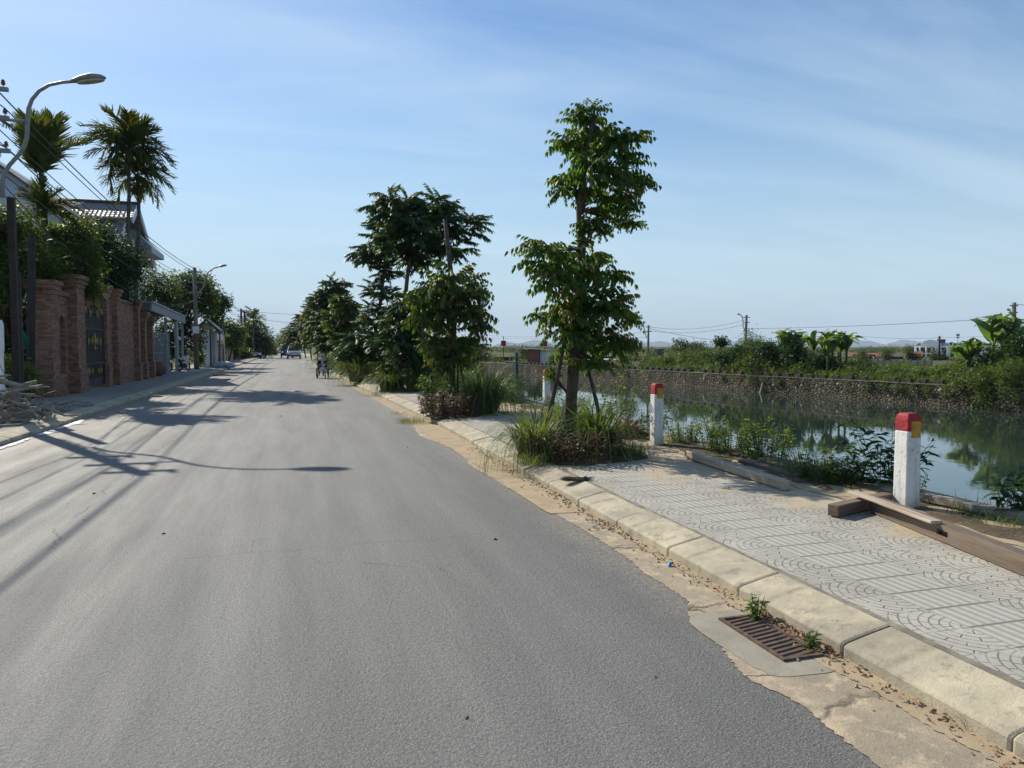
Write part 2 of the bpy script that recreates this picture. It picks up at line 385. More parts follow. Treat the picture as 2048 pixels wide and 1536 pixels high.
def mk_roof():
    m = Mat('roof_tiles', .55, .5)
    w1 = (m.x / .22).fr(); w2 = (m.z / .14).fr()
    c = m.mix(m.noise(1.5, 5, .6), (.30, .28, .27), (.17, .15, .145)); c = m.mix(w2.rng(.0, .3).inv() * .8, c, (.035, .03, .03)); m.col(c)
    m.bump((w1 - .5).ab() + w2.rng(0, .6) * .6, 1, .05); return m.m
def mk_wood(name, a, b, axis='y'):
    m = Mat(name, .8, .25)
    v = {'y': m.vec(m.x * 22, m.y * 1.1, m.z * 22), 'z': m.vec(m.x * 22, m.y * 22, m.z * 1.1), 'x': m.vec(m.x * 1.1, m.y * 22, m.z * 22)}[axis]
    g = m.noise(1.0, 6, .65, v, .4); k = m.noise(3, 4)
    c = m.mix(g.rng(.36, .64), a, b); c = m.mix(k.rng(.6, .75) * .5, c, tuple(q * .35 for q in a)); m.col(c); m.bump(g, .5, .006); return m.m
M_ = dict(
    asphalt=mk_asphalt(), gutter=mk_gutter(), sand=mk_sand(), kerb=mk_kerb(), tiles=mk_tiles(), brick=mk_brick(), stone=mk_stone(), water=mk_water(),
    ground=mk_ground('ground', (.10, .085, .05), (.05, .075, .025), (.14, .115, .07)),
    soil=mk_ground('soil', (.13, .10, .065), (.075, .06, .04), (.20, .16, .10)),
    roof=mk_roof(), paving=simple('left_paving', (.30, .285, .255), (.20, .19, .17), 2, .9, .2, bump=.4),
    coping=simple('old_concrete', (.27, .245, .19), (.12, .11, .085), 5, .9, .2, bump=.6, bscale=25),
    bark=simple('bark', (.12, .095, .07), (.05, .04, .03), 8, .9, .2, bump=1, bscale=30, bdist=.02),
    barkgrey=simple('grey_bark', (.13, .12, .10), (.06, .055, .045), 8, .9, .2, bump=1, bscale=30, bdist=.02),
    pole=simple('pole_concrete', (.22, .205, .18), (.12, .11, .095), 2, .9, .2, bump=.4),
    darkpole=simple('dark_pole', (.05, .042, .036), (.028, .024, .02), 3, .8, .3),
    galv=simple('galvanised_steel', (.26, .27, .27), (.17, .18, .18), 5, .5, .4, .3, bump=.1),
    lamp=simple('lamp_glass', (.42, .38, .26), (.30, .27, .18), 9, .25, .5, 0, bump=.15),
    black=simple('black_rubber', (.02, .02, .02), (.012, .012, .012), 5, .6, .4),
    wire=simple('wire_black', (.018, .018, .02), None, 5, .55, .4, bump=0),
    wpaint=None,
    red=simple('red_paint', (.40, .028, .035), (.17, .02, .022), 18, .7, .3, bump=.6),
    yellow=simple('yellow_paint', (.55, .30, .03), (.30, .15, .025), 22, .6, .4, bump=.4),
    wood=mk_wood('beam_wood', (.20, .15, .11), (.10, .075, .055)),
    woodpale=mk_wood('bleached_wood', (.46, .38, .30), (.27, .21, .165)),
    woodend=simple('wood_end', (.22, .13, .07), (.12, .07, .04), 20, .85, .2),
    driftwood=simple('dead_wood', (.36, .32, .26), (.14, .12, .095), 7, .9, .2, bump=.8, bscale=35),
    iron=simple('rusty_iron', (.16, .10, .07), (.07, .05, .04), 22, .75, .4, .3, bump=.4),
    gate=simple('dark_gate_iron', (.030, .028, .026), (.018, .016, .015), 10, .5, .5, .3),
    gold=simple('gold_ornament', (.42, .30, .09), (.22, .15, .05), 15, .5, .5, .4),
    white=simple('white_wall', (.74, .75, .76), (.62, .63, .64), 1.5, .85, .3, bump=.1),
    villawhite_lit=simple('villa_white_lit', (.90, .90, .90), (.82, .83, .84), 1.5, .85, .3, bump=0),  # sunlight put into the colour; the front itself faces away from the sun
    wallblue=simple('bluish_wall', (.50, .56, .66), (.44, .50, .60), 1.5, .85, .3, bump=.1),
    cream=simple('cream_wall', (.55, .45, .28), (.42, .35, .22), 2, .85, .3, bump=.1),
    greywall=simple('grey_wall', (.34, .35, .35), (.24, .25, .25), 1.5, .85, .3, bump=.2),
    metalroof=simple('metal_roof', (.34, .36, .37), (.22, .24, .25), 2, .5, .5, .3, bump=.1),
    slate=simple('slate_roof', (.08, .085, .10), (.05, .055, .065), 2, .6, .4),
    rust_roof=simple('rust_roof', (.26, .10, .065), (.16, .07, .05), 1, .8, .2),
    glass=simple('window_glass', (.025, .03, .035), (.015, .018, .02), 3, .08, .5, bump=0),
    mirror=simple('mirror_chrome', (.8, .82, .85), None, 3, .08, .5, 1, bump=0),
    carblue=simple('dark_blue_paint', (.03, .04, .075), None, 3, .25, .5, .3, bump=0),
    carsilver=simple('silver_paint', (.42, .44, .47), None, 3, .28, .5, .5, bump=0),
    cardark=simple('dark_car_paint', (.03, .03, .035), None, 3, .25, .5, .2, bump=0),
    skin=simple('skin', (.40, .25, .17), (.33, .2, .14), 8, .6, .4),
    shirt=simple('grey_cloth', (.33, .34, .38), (.25, .26, .3), 8, .9, .1),
    navy=simple('navy_cloth', (.022, .026, .05), (.012, .015, .03), 8, .9, .1),
    hair=simple('grey_hair', (.32, .31, .29), (.2, .19, .18), 30, .8, .2),
    tarp=simple('blue_sack', (.42, .46, .52), (.26, .30, .35), 5, .6, .4, bump=.6, bscale=8, bdist=.05),
    terracotta=simple('terracotta', (.20, .10, .07), (.12, .06, .045), 8, .85, .2),
    signred=simple('sign_red', (.30, .018, .03), (.24, .015, .025), 8, .6, .3, bump=0),
    green=simple('green_net', (.015, .10, .075), (.01, .07, .055), 8, .8, .2),
    cyan=simple('blue_litter', (.03, .25, .55), None, 8, .5, .3),
    dead=simple('dry_leaf', (.30, .19, .11), (.14, .08, .05), 30, .85, .2),
    mount=simple('mountain', (.09, .13, .14), (.06, .09, .10), .002, 1, 0, bump=0),
    leafA=leafmat('tree_leaf', (.014, .048, .010), (.034, .095, .014), (.09, .14, .02), tcol=(.16, .30, .02), trans=.42, young=(.16, .10, .035)),
    leafB=leafmat('tree_leaf_deep', (.011, .034, .011), (.02, .058, .015), (.045, .085, .02), trans=.26, young=(.10, .13, .03)),
    leafC=leafmat('shrub_leaf', (.020, .045, .012), (.05, .088, .02), (.10, .12, .035), trans=.36),
    leafD=leafmat('far_leaf', (.025, .05, .018), (.055, .085, .03), (.08, .10, .035), trans=.3),
    leafE=leafmat('bank_leaf', (.035, .075, .02), (.09, .14, .035), (.13, .17, .05), trans=.38),
    leafO=leafmat('olive_leaf', (.017, .045, .011), (.042, .085, .015), (.10, .12, .02), trans=.36, young=(.15, .13, .03)),
    palm=leafmat('palm_leaf', (.018, .036, .014), (.035, .06, .018), (.07, .085, .02), trans=.28, rough=.65, spec=.15, young=(.22, .22, .03)),
    banana=leafmat('banana_leaf', (.04, .085, .03), (.07, .13, .04), (.10, .15, .05), trans=.42, rough=.35),
    grass=leafmat('grass_blade', (.026, .065, .014), (.055, .105, .022), (.10, .13, .04), trans=.36, young=(.19, .18, .08)),
    purple=leafmat('purple_leaf', (.075, .045, .035), (.07, .075, .03), (.05, .09, .025), (.26, .14, .09), trans=.3, young=(.22, .03, .08)),
)
def mk_wpaint():
    m = Mat('whitewash', .85, .25); c = m.mix(m.noise(4, 6, .7).rng(.45, .65) * .5, (.70, .69, .66), (.46, .45, .42))
    c = m.mix(m.noise(26, 5, .75).rng(.57, .70) * .85, c, (.20, .19, .17)); c = m.mix(m.noise(5, 7, .75).rng(.56, .68) * .5, c, (.30, .28, .24)); c = m.mix(m.noise(1.0, 5, .7, m.vec(m.x * 30, m.y * 30, m.z * 2.2)).rng(.5, .68) * .45, c, (.27, .255, .22)); c = m.mix((m.z + m.noise(9, 4) * .12).rng(.22, .02) * .6, c, (.22, .19, .15)); m.col(c)
    m.bump(m.noise(50, 4), .4, .01); return m.m
M_['wpaint'] = mk_wpaint()

# ------------------------------------------------------------------ setting
ZW = -2.0
FW = [(26.5, 118), (27.4, 106), (28.9, 95), (31.6, 81), (34.2, 68), (35.6, 58), (36.1, 53), (36.9, 49), (37.8, 44.5), (38.3, 41), (38.8, 36.5), (39.1, 33), (39.6, 28), (40.2, 20), (41, 8), (42, -10), (43, -60)]
XB = 6.45                                    # edge of the near canal wall
mb = MB()
mb.add([(-6000, -300, -.03), (XB - .1, -300, -.03), (XB - .1, 118, -.03), (-6000, 118, -.03)], [(0, 1, 2, 3)])
mb.add([(-6000, 118, -.03), (XB - .1, 118, -.03), (26.5, 118, -.03), (60, 118, -.03), (60, 12500, -.03), (-6000, 12500, -.03)], [(0, 1, 2, 3, 4, 5)])
TZ = -.72
vs = []
for x, y in FW: vs += [(x + .35, y, TZ), (x + 22, y + 3, TZ + .15)]
mb.add(vs, [(2*i, 2*i+2, 2*i+3, 2*i+1) for i in range(len(FW) - 1)])
mb.add([(26.85, 118, TZ), (48.5, 121, TZ + .15), (60, 121, -.03), (26.5, 121, -.03)], [(0, 1, 2, 3)])
n0 = [(x + 22, y + 3, TZ + .15) for x, y in FW]
mb.add([n0[0], *n0, (43 + 22, -300, TZ), (9000, -300, TZ), (9000, 12500, TZ - .1), (60, 12500, TZ - .1), (60, 121, TZ)][1:], [tuple(range(len(n0) + 5))])
mb.add([(XB, -300, -3.2), (44, -300, -3.2), (44, 119, -3.2), (XB, 119, -3.2)], [(0, 1, 2, 3)])
mb.add([(XB - .05, 118, -3.2), (27.5, 118, -3.2), (27.5, 118, -.03), (XB - .05, 118, -.03)], [(0, 1, 2, 3)])
struct(mb.build('ground', M_['ground']))
mb = MB(); mb.add([(XB - .1, -300, ZW), (46, -300, ZW), (43.5, -60, ZW), *[(x + .25, y, ZW) for x, y in FW[::-1]], (XB - .1, 119, ZW)], [tuple(range(len(FW) + 4))])
struct(mb.build('water', M_['water']))

def strip(name, f0, f1, z, mat, ys):         # flat sheet between two x(Y) functions
    m = MB(); vs = []
    for y in ys: vs += [(f0(y), y, z), (f1(y), y, z)]
    m.add(vs, [(2*i, 2*i+1, 2*i+3, 2*i+2) for i in range(len(ys) - 1)]); return m.build(name, mat)
YS = [-12, 0, 5, 10, 16, 20, 25, 28, 31, 36, 42, 50, 56, 80, 105, 115, 125, 140, 155, 170, 190, 210, 240, 280, 320]
struct(strip('road', lambda y: xl(y) - .02, lambda y: xr(y) + .02, 0, M_['asphalt'], YS))
# sand and mortar along the right kerb, with a ragged edge
rr = random.Random(3); ys = [-4]; 
while ys[-1] < 100: ys.append(ys[-1] + (.02 if ys[-1] < 12 else .16 if ys[-1] < 40 else .8))
wob = {}
def ragged(seed, amp, base):
    r2 = random.Random(seed); ph = [(r2.uniform(.4, 12), r2.uniform(0, 6.3), r2.uniform(.3, 1)) for _ in range(10)]
    return lambda y: base + amp * sum(a * math.sin(f * y + p) / (1 + f * .35) for f, p, a in ph) + .006 * math.sin(57.1 * y) * math.sin(23.7 * y) + .005 * math.sin(103.0 * y + 3 * math.sin(9 * y)) + r2.uniform(-.006, .006)
rg = ragged(5, .022, 0)
GW = lambda y: float(np.interp(y, [-4, 2.2, 2.9, 3.2, 4.1, 4.35, 6, 8.7, 10, 11.9, 14, 16, 18, 27, 40, 100], [.62, .6, .54, .62, .50, .36, .33, .45, .50, .38, .68, .52, .35, .3, .2, .15]))
struct(strip('gutter', lambda y: xr(y) - GW(y) + rg(y), lambda y: xr(y) + .02, .004, M_['gutter'], ys))
rg2 = ragged(9, .03, 0)
struct(strip('sand_drift', lambda y: xr(y) - max(.02, GW(y) * .25 + (.32 if 7 < y < 17 else .0) + rg2(y)), lambda y: xr(y) + .015, .008, M_['sand'], ys))
# white paint spilt along the left kerb
mb = MB(); r2 = random.Random(8)
for a, b, w0 in ((13.6, 15.6, .13), (16.0, 16.9, .22), (17.1, 19.2, .24)):
    n = 22; vs = []
    for i in range(n + 1):
        y = a + (b - a) * i / n; e = math.sin(math.pi * min(1, max(0, i / n))) ** .4
        x0 = xl(y) + .05 + r2.uniform(0, .03); vs += [(x0, y, .012), (x0 + w0 * e * r2.uniform(.55, 1.1) + .01, y, .012)]
    mb.add(vs, [(2*i, 2*i+1, 2*i+3, 2*i+2) for i in range(n)])
struct(mb.build('road_marking', M_['white']))

# kerbs: one-metre blocks with a sloping top
def kerb(name, xf, sgn, y0, y1):
    m = MB(); y = y0; r2 = random.Random(11)
    while y < y1:
        a = y + .005; b = y + .995; dz = r2.uniform(-.006, .006)
        prof = [(0, -.05), (0, .066), (.006, .076), (.028, .087), (.19, .124), (.315, .149), (.325, .14), (.325, -.05)]
        vs = []
        for yy, ins in ((a, .006), (a + .014, 0), (b - .014, 0), (b, .006)):
            x0 = xf(yy)
            vs += [(x0 + sgn * (p[0] + (ins if p[0] < .03 else 0)), yy, p[1] + dz - (ins if p[1] > 0 else 0)) for p in prof]
        n = len(prof); fs = []
        for k in range(3):
            for i in range(n - 1):
                q = (k*n + i, k*n + i + 1, (k+1)*n + i + 1, (k+1)*n + i); fs.append(q if sgn < 0 else q[::-1])
        fs.append(tuple(range(n))); fs.append(tuple(range(3 * n, 4 * n))[::-1]); m.add(vs, fs); y += 1.0
    o = m.build(name, M_['kerb']); return struct(o)
kerb('kerb_right', xr, 1, -3.7, 200); kerb('kerb_left', xl, -1, 6.0, 200)
struct(strip('kerb_bed', lambda y: xr(y) + .02, lambda y: xr(y) + .36, .06, M_['coping'], [y for y in YS if y <= 210]))
struct(strip('kerb_bed_left', lambda y: xl(y) - .36, lambda y: xl(y) - .02, .06, M_['coping'], [y for y in YS if 5 <= y <= 210]))
struct(strip('joint_dirt', lambda y: xr(y) + .31, lambda y: xr(y) + .365 + rg2(y) * .4, .146, M_['coping'], [y for y in ys if y < 60]))
# pavements (solid slabs)
def slab(name, f0, f1, z, mat, ys_):
    m = MB(); vs = []
    for y in ys_: vs += [(f0(y), y, -.04), (f0(y), y, z), (f1(y), y, z), (f1(y), y, -.04)]
    fs = []
    for i in range(len(ys_) - 1):
        for k in range(3): fs.append((4*i + k, 4*i + k + 1, 4*i + k + 5, 4*i + k + 4)[::-1])
    fs.append((0, 1, 2, 3)); n = 4 * (len(ys_) - 1); fs.append((n + 3, n + 2, n + 1, n)); m.add(vs, fs); return struct(m.build(name, mat))
slab('pavement', lambda y: xr(y) + .345, lambda y: 5.45 + bend(y), .141, M_['tiles'], YS)
slab('left_pavement', lambda y: -8.6 + bend(y), lambda y: xl(y) - .33, .135, M_['paving'], [y for y in YS if y >= 5 or y == 5])
rg4 = ragged(21, .07, 0)
struct(strip('bank_soil', lambda y: 5.28 + rg4(y), lambda y: 6.02, .147, M_['sand'], [y for y in ys if y < 60]))
mb = MB(); r2 = random.Random(2)                     # uneven soil strip behind the pavement
nx = 8; yy = [-3 + .25 * i for i in range(480)]
for y in yy: 
    for i in range(nx): mb.v.append((5.40 + i * .16, y, .13 + (r2.uniform(0, .045) if 0 < i < nx - 1 else 0)))
mb.f = [(j*nx+i, j*nx+i+1, (j+1)*nx+i+1, (j+1)*nx+i) for j in range(len(yy) - 1) for i in range(nx - 1)]
struct(mb.build('bank_earth', M_['soil']))
# near canal wall with its broken coping
wall = thing('canal_wall', 'low old concrete canal wall under the bollards along the near water edge', 'wall', (XB, 0, 0))
MB().box((-.12, 53, -1.6), (.22, 130, 3.3)).build('wall_face', M_['coping'], wall)
r2 = random.Random(14); y = -2.0; n = 0
while y < 60:
    L = r2.uniform(1.4, 2.6)
    MB().box((-.20, y + L / 2, .10 + r2.uniform(-.02, .02)), (.40, L - .03, .15), R(r2.uniform(-.6, .6))).build('coping_block', M_['coping'], wall, bevel=.015); y += L
# far rubble wall with concrete coping teeth
fw = thing('stone_wall', 'long rubble stone retaining wall with a toothed concrete coping on the far bank', 'wall', (0, 0, 0))
mb = MB(); top = -.72; vs = []
pts = []
for (x0, y0), (x1, y1) in zip(FW[:-1], FW[1:]):
    n = max(1, int(math.hypot(x1 - x0, y1 - y0) / 1.0))
    pts += [(x0 + (x1 - x0) * i / n, y0 + (y1 - y0) * i / n) for i in range(n)]
r2 = random.Random(4)
for x, y in pts:
    j = r2.uniform(-.06, .06); vs += [(x - .25 + j, y, -3.1), (x - .10 + j, y, -1.6), (x + j * .5, y, top), (x + .45, y, top)]
mb.add(vs, [(4*i+k, 4*i+k+1, 4*i+k+5, 4*i+k+4)[::-1] for i in range(len(pts) - 1) for k in range(3)])
mb.build('rubble_face', M_['stone'], fw)
mb = MB(); vs = []
for x, y in pts: vs += [(x - .03, y, top + .003), (x - .03, y, top + .06), (x + .4, y, top + .06), (x + .4, y, top + .003)]
mb.add(vs, [(4*i+k, 4*i+k+1, 4*i+k+5, 4*i+k+4)[::-1] for i in range(len(pts) - 1) for k in range(3)]); mb.build('coping', M_['coping'], fw)
tooth = None; acc = 0; k = 0
for (x0, y0), (x1, y1) in reversed(list(zip(pts[:-1], pts[1:]))):
    if y0 > 100 or y0 < 26: continue
    if k >= 98: break
    if r2.random() < .06: continue
    c = ((x0 + x1) / 2 + .15, (y0 + y1) / 2, top + .19)
    if tooth is None: tooth = o = MB().box((0, 0, 0), (.3, .58, .26)).build('coping_block', M_['darkpole'], fw, bevel=.02)
    else: o = tooth.copy(); C.objects.link(o); o.parent = fw
    o.location = c; o.rotation_euler = (0, r2.uniform(-.05, .05), math.atan2(y1 - y0, x1 - x0) - math.pi / 2); k += 1
# mountains
def ridge(name, D, xs, seed, mat):
    m = MB(); vs = []
    r3 = random.Random(seed); ph = [(r3.uniform(.01, .12), r3.uniform(0, 6)) for _ in range(9)]
    for px, hy in xs:
        a = PD(px, HZ + 6, D); b = PD(px, hy + sum(math.sin(px * f + p) * 1.2 for f, p in ph) , D * 1.04); c = PD(px, HZ + 6, D * 1.3)
        vs += [(a.x, a.y, -30), (b.x, b.y, b.z), (c.x, c.y, -30)]
    m.add(vs, [(3*i + k, 3*i+3+k, 3*i+4+k, 3*i+1+k) for i in range(len(xs) - 1) for k in range(2)]); return struct(m.build(name, mat, smooth=True))
def prof(keys, step=12): 
    xs = np.arange(keys[0][0], keys[-1][0] + 1, step); return [(float(x), float(np.interp(x, [k[0] for k in keys], [k[1] for k in keys]))) for x in xs]
ridge('mountains', 9000, prof([(900, 697), (980, 690), (1060, 684), (1160, 688), (1240, 683), (1320, 680), (1400, 690), (1470, 680), (1600, 686), (1680, 672), (1720, 682), (1760, 689), (1830, 676), (1860, 684), (1960, 690), (2200, 688)]), 3, M_['mount'])
#@@OBJECTS
# ================================================================== vegetation builders
def branch_pts(a, b, n=4, wob_=.06, up=0.0):
    L = (b - a).length; return [a.lerp(b, i / n) + (Vector((random.uniform(-1, 1), random.uniform(-1, 1), random.uniform(-.5, .5))) * wob_ * L * (0 if i in (0, n) else 1)) + Vector((0, 0, up * L * math.sin(math.pi * i / n))) for i in range(n + 1)]
def pinnate_tree(name, label, base, trunk, blobs, mat, group, dens=1.0, frL=.62, templ=FR, bark='bark', young=.12, limbs=True):
    """trunk: [(point, radius)], blobs: [(centre, rx, ry, rz)] in world space; every blob is filled with compound leaves"""
    base = Vector(base); t = thing(name, label, 'tree', base, 0, group)
    m = MB(); pts = [p - base for p, r in trunk]; m.tube(pts, [r for p, r in trunk], 10); m.build('trunk', M_[bark], t, smooth=True)
    A = Acc(); lm = MB(); zmax = max(c.z + rz for c, rx, ry, rz in blobs)
    for c, rx, ry, rz in blobs:
        rv = np.array([rx, ry, rz]); vol = rx * ry * rz
        L = min(frL, (rx + ry) * .5)
        n = int(dens * (88 * (1.55 if templ is FRS else 1.0) * (rx * ry + rx * rz + ry * rz) / 3 / (L * L) * .62 + 8))
        nw = max(3, n // 7); n = nw * 7; dw = rdirs(nw, -.7, 1); kw = rng.uniform(.15, .78, nw) ** .7
        node = np.array(c) + dw * rv * kw[:, None]; az0 = rng.uniform(0, 6.28, nw)
        az = (az0[:, None] + np.arange(7)[None] * 2.4 + rng.normal(0, .2, (nw, 7))).ravel(); el_ = rng.uniform(-.25, .75, n) + np.repeat(dw[:, 2], 7) * .25
        dz_ = np.repeat(dw, 7, 0); out = np.stack([np.cos(az) * np.cos(el_), np.sin(az) * np.cos(el_), np.sin(el_)], 1) + dz_ * [.55, .55, .1]
        out /= np.linalg.norm(out, axis=1, keepdims=True); root = np.repeat(node, 7, 0); s = L * rng.uniform(.55, 1.1, n)
        tip = root + out * s[:, None]; k = np.repeat(kw, 7) + .2
        Rm = frames(out); which = rng.integers(0, len(templ), n)
        tint = np.where((rng.random(n) < young * np.clip((k - .6) * 3, 0, 1) * (1 + (tip[:, 2] > c.z + rz * .4) * 2.2)), rng.uniform(.35, 1, n), rng.uniform(0, .12, n))
        for i, (tv, tq) in enumerate(templ):
            q = which == i
            if q.any(): A.inst(tv, tq, root[q] - np.array(base), Rm[q], s[q], tint[q])
        if limbs:
            tp = min((p for p, r in trunk), key=lambda p: (p - (c - Vector((0, 0, rz * .8)))).length)
            nb = max(3, int(3 + 3 * rx))
            lm = MB()
            for i in range(nb):
                e = c + Vector(rng.normal(0, .36, 3)) * min(rx, rz); p0 = tp
                lm.tube([p - base for p in branch_pts(p0, e, 3, .08, .05)], [.022, .017, .012, .006], 5)
            lm.build('branch', M_[bark], t, smooth=True)
    A.build('crown', mat, t)
    return t
def leafy_cloud(A, c, r, n, ls, base, flat=.5, clump=7, shell=.55, lw=.42, tint=0.0):
    """n leaves in small clumps through an ellipsoid"""
    nc = max(1, n // clump); d = rdirs(nc); k = shell + (1 - shell) * rng.random(nc); k *= rng.uniform(.8, 1.1, nc)
    cen = np.array(c) + d * np.array(r) * k[:, None]
    pos = np.repeat(cen, clump, 0) + rng.normal(0, ls * .9, (nc * clump, 3))
    dr = rdirs(nc * clump, -.8, .5) + np.repeat(d, clump, 0) * .5; Rm = frames(dr, .35)
    lv, lq = leaf(1.0, lw, .25)
    A.inst(lv, lq, pos - np.array(base), Rm, ls * rng.uniform(.6, 1.3, len(pos)), np.full(len(pos), tint))
def bush_tree(name, label, base, blobs, mat, group=None, n=2500, ls=.16, cat='tree', bark='bark', tr=.08, clump=7, shell=.45):
    base = Vector(base); t = thing(name, label, cat, base, 0, group); A = Acc()
    tot = sum(rx * ry + rx * rz for c, rx, ry, rz in blobs); m = MB()
    for c, rx, ry, rz in blobs:
        leafy_cloud(A, c, (rx, ry, rz), int(n * (rx * ry + rx * rz) / tot), ls, base, clump=clump, shell=shell)
    big = max(blobs, key=lambda b: b[1] * b[3])[0]
    if tr:
        fork = base.lerp(big, .5); m.tube([p - base for p in branch_pts(base, fork, 3, .03)], [tr, tr * .85, tr * .75, tr * .65], 8)
        m2 = MB()
        for c, rx, ry, rz in blobs:
            for i in range(3):
                e = c + Vector(rng.normal(0, .3, 3)) * min(rx, rz); m2.tube([p - base for p in branch_pts(fork, e, 4, .07)], [tr * .6, tr * .5, tr * .38, tr * .25, tr * .12], 6)
        m.build('trunk', M_[bark], t, smooth=True); m2.build('branches', M_[bark], t, smooth=True)
    A.build('crown' if cat == 'tree' else 'foliage', mat, t); return t
def blade(bendk=1.0, wd=.016, n=5):
    V = []; 
    for i in range(n + 1):
        s = i / n; a = .12 + bendk * s * s * .9; x = s * math.sin(a) * 1.0; z = s * math.cos(a); w_ = wd * (1 - s ** 2.2) + .001
        V += [(x, -w_, z), (x, w_, z)]
    return np.array(V), np.array([(2*i, 2*i+1, 2*i+3, 2*i+2) for i in range(n)])
BL = [blade(b, w_) for b, w_ in ((.5, .011), (1.0, .0105), (1.5, .010), (2.0, .009))]
def grass_tuft(A, c, rad, n, h, base, tint=.0, wide=1.0):
    for i in range(n // 4 + 1): pass
    a = rng.uniform(0, 2 * math.pi, n); rr_ = rad * np.sqrt(rng.random(n)); pos = np.array(c) + np.stack([rr_ * np.cos(a), rr_ * np.sin(a), np.zeros(n)], 1)
    b = a + rng.normal(0, .6, n); le = rng.uniform(-.05, .35, n)
    wh = rng.integers(0, 4, n); s = h * rng.uniform(.45, 1.15, n)
    X_ = np.stack([np.cos(b) * np.cos(le), np.sin(b) * np.cos(le), -np.sin(le)], 1); Y_ = np.stack([-np.sin(b), np.cos(b), np.zeros(n)], 1); Z_ = np.cross(X_, Y_)
    Rm = np.stack([X_, Y_ * wide, Z_], 2); tn = np.where(rng.random(n) < .05 + tint * .8, rng.uniform(.4, 1, n), rng.uniform(0, .2, n))
    for i in range(4):
        q = wh == i
        if q.any(): A.inst(BL[i][0], BL[i][1], (pos - np.array(base))[q], Rm[q], s[q], tn[q])
def grass_clump(name, label, c, rad, n, h, group=None, tint=0, wide=1.0, cat='grass clump'):
    A = Acc(); c = Vector(c); grass_tuft(A, c, rad, int(n * 1.7), h, c, tint, wide); o = A.build(name, M_['grass']); o.location = c; return tag(o, label, cat, group)
def stem_weed(name, label, c, rad, nst, h, ls, mat, group=None, cat='weed', lw=.45, droop=.3, lean=.35, dens=1.0, spread=.5):
    """upright stems carrying leaves in alternate rows"""
    c = Vector(c); t = thing(name, label, cat, c, 0, group); A = Acc(); m = MB(); P_ = []; D_ = []
    for i in range(nst):
        a = random.uniform(0, 6.28); r_ = rad * math.sqrt(random.random()); p0 = Vector((r_ * math.cos(a), r_ * math.sin(a), 0)); hh = h * random.uniform(.55, 1.1)
        e = p0 + Vector((math.cos(a) * lean * hh * random.uniform(.2, 1), math.sin(a) * lean * hh * random.uniform(.2, 1), hh))
        pts_ = [p0, p0.lerp(e, .5) + Vector((0, 0, .06 * hh)), e]; m.tube(pts_, [.005, .004, .002], 4)
        nl = int(dens * hh / ls * 2.6) + 3
        for k in range(nl):
            f = .15 + .85 * k / nl; q = pts_[0].lerp(pts_[1], f * 2) if f < .5 else pts_[1].lerp(pts_[2], f * 2 - 1)
            b = k * 2.4 + random.uniform(-.4, .4); P_.append(q + Vector(rng.normal(0, ls * .12, 3))); D_.append((math.cos(b), math.sin(b), random.uniform(-droop, .55)))
    lv, lq = leaf(1.0, lw, droop); A.inst(lv, lq, np.array(P_), frames(np.array(D_), .2), ls * rng.uniform(.6, 1.25, len(P_)))
    m.lathe([(rad * .9 + .01, -.03), (rad * .8 + .01, .002), (.004, .012)], 8)
    m.build('stems', M_['leafA'] if mat is not M_['purple'] else M_['bark'], t); A.build('foliage', mat, t); return t

# ================================================================== the row of young trees on the pavement
ROW = 'young pinnate-leaved street trees in a row along the right pavement'
def blobpx(lst, Y, ds=0.0, yk=1.0, k=1.0):
    out = []
    for i, (px, py, rx, ry) in enumerate(lst):
        c = PY(px, py, Y + ds * math.sin(i * 2.3)); s = (c - Vector((0, 0, H))).dot(Vector((math.sin(yaw), math.cos(yaw), 0))) / F
        out.append((c, rx * s * k, rx * s * yk * k, ry * s * k))
    return out
def trunkpx(lst, Y):
    out = []
    for px, py, r in lst: out.append((PY(px, py, Y), r))
    out[0] = (Vector((out[0][0].x, out[0][0].y, .12)), out[0][1]); return out
def base_of(tr): p = tr[0][0]; return (p.x, p.y, .12)
# 1: the near tree
Y1 = 10.35
tr = trunkpx([(1139, 915, .10), (1142, 800, .09), (1150, 700, .085), (1158, 600, .075), (1163, 500, .065), (1160, 420, .058), (1168, 340, .046), (1182, 260, .03), (1190, 215, .014)], Y1)
bl = blobpx([(1182, 228, 34, 24), (1190, 268, 66, 48), (1240, 300, 60, 50), (1155, 290, 52, 48), (1262, 350, 48, 42), (1195, 350, 70, 52), (1145, 378, 42, 28), (1225, 415, 52, 42), (1190, 450, 36, 38), (1255, 440, 28, 28),
             (1090, 510, 52, 34), (1150, 520, 66, 42), (1205, 550, 48, 40), (1110, 570, 62, 44), (1185, 610, 70, 50), (1130, 630, 62, 44), (1225, 620, 55, 34), (1190, 680, 62, 40), (1128, 670, 48, 34), (1222, 690, 42, 28), (1262, 642, 30, 14), (1180, 725, 44, 26), (1102, 752, 18, 24)], Y1, .25, .95, .84)
pinnate_tree('street_tree', 'nearest and tallest-looking street tree with a narrow two-storey crown and drooping leaflets beside the water', base_of(tr), tr, bl, M_['leafA'], ROW, dens=1.25, frL=.66, young=.10)
# 2
Y2 = 17.6
tr = trunkpx([(904, 815, .085), (905, 720, .075), (908, 640, .07), (903, 560, .062), (896, 490, .055), (890, 438, .05)], Y2)
bl = blobpx([(905, 575, 62, 38), (860, 590, 50, 32), (945, 580, 40, 34), (900, 620, 68, 42), (855, 640, 44, 34), (945, 640, 42, 34), (900, 680, 54, 36), (868, 690, 30, 24), (905, 725, 36, 26), (880, 712, 14, 20), (940, 690, 30, 22)], Y2, .3, .95, .86)
pinnate_tree('street_tree', 'second street tree with its bare cut trunk top rising above a broad olive crown', base_of(tr), tr, bl, M_['leafO'], ROW, dens=1.25, frL=.68, young=.10)
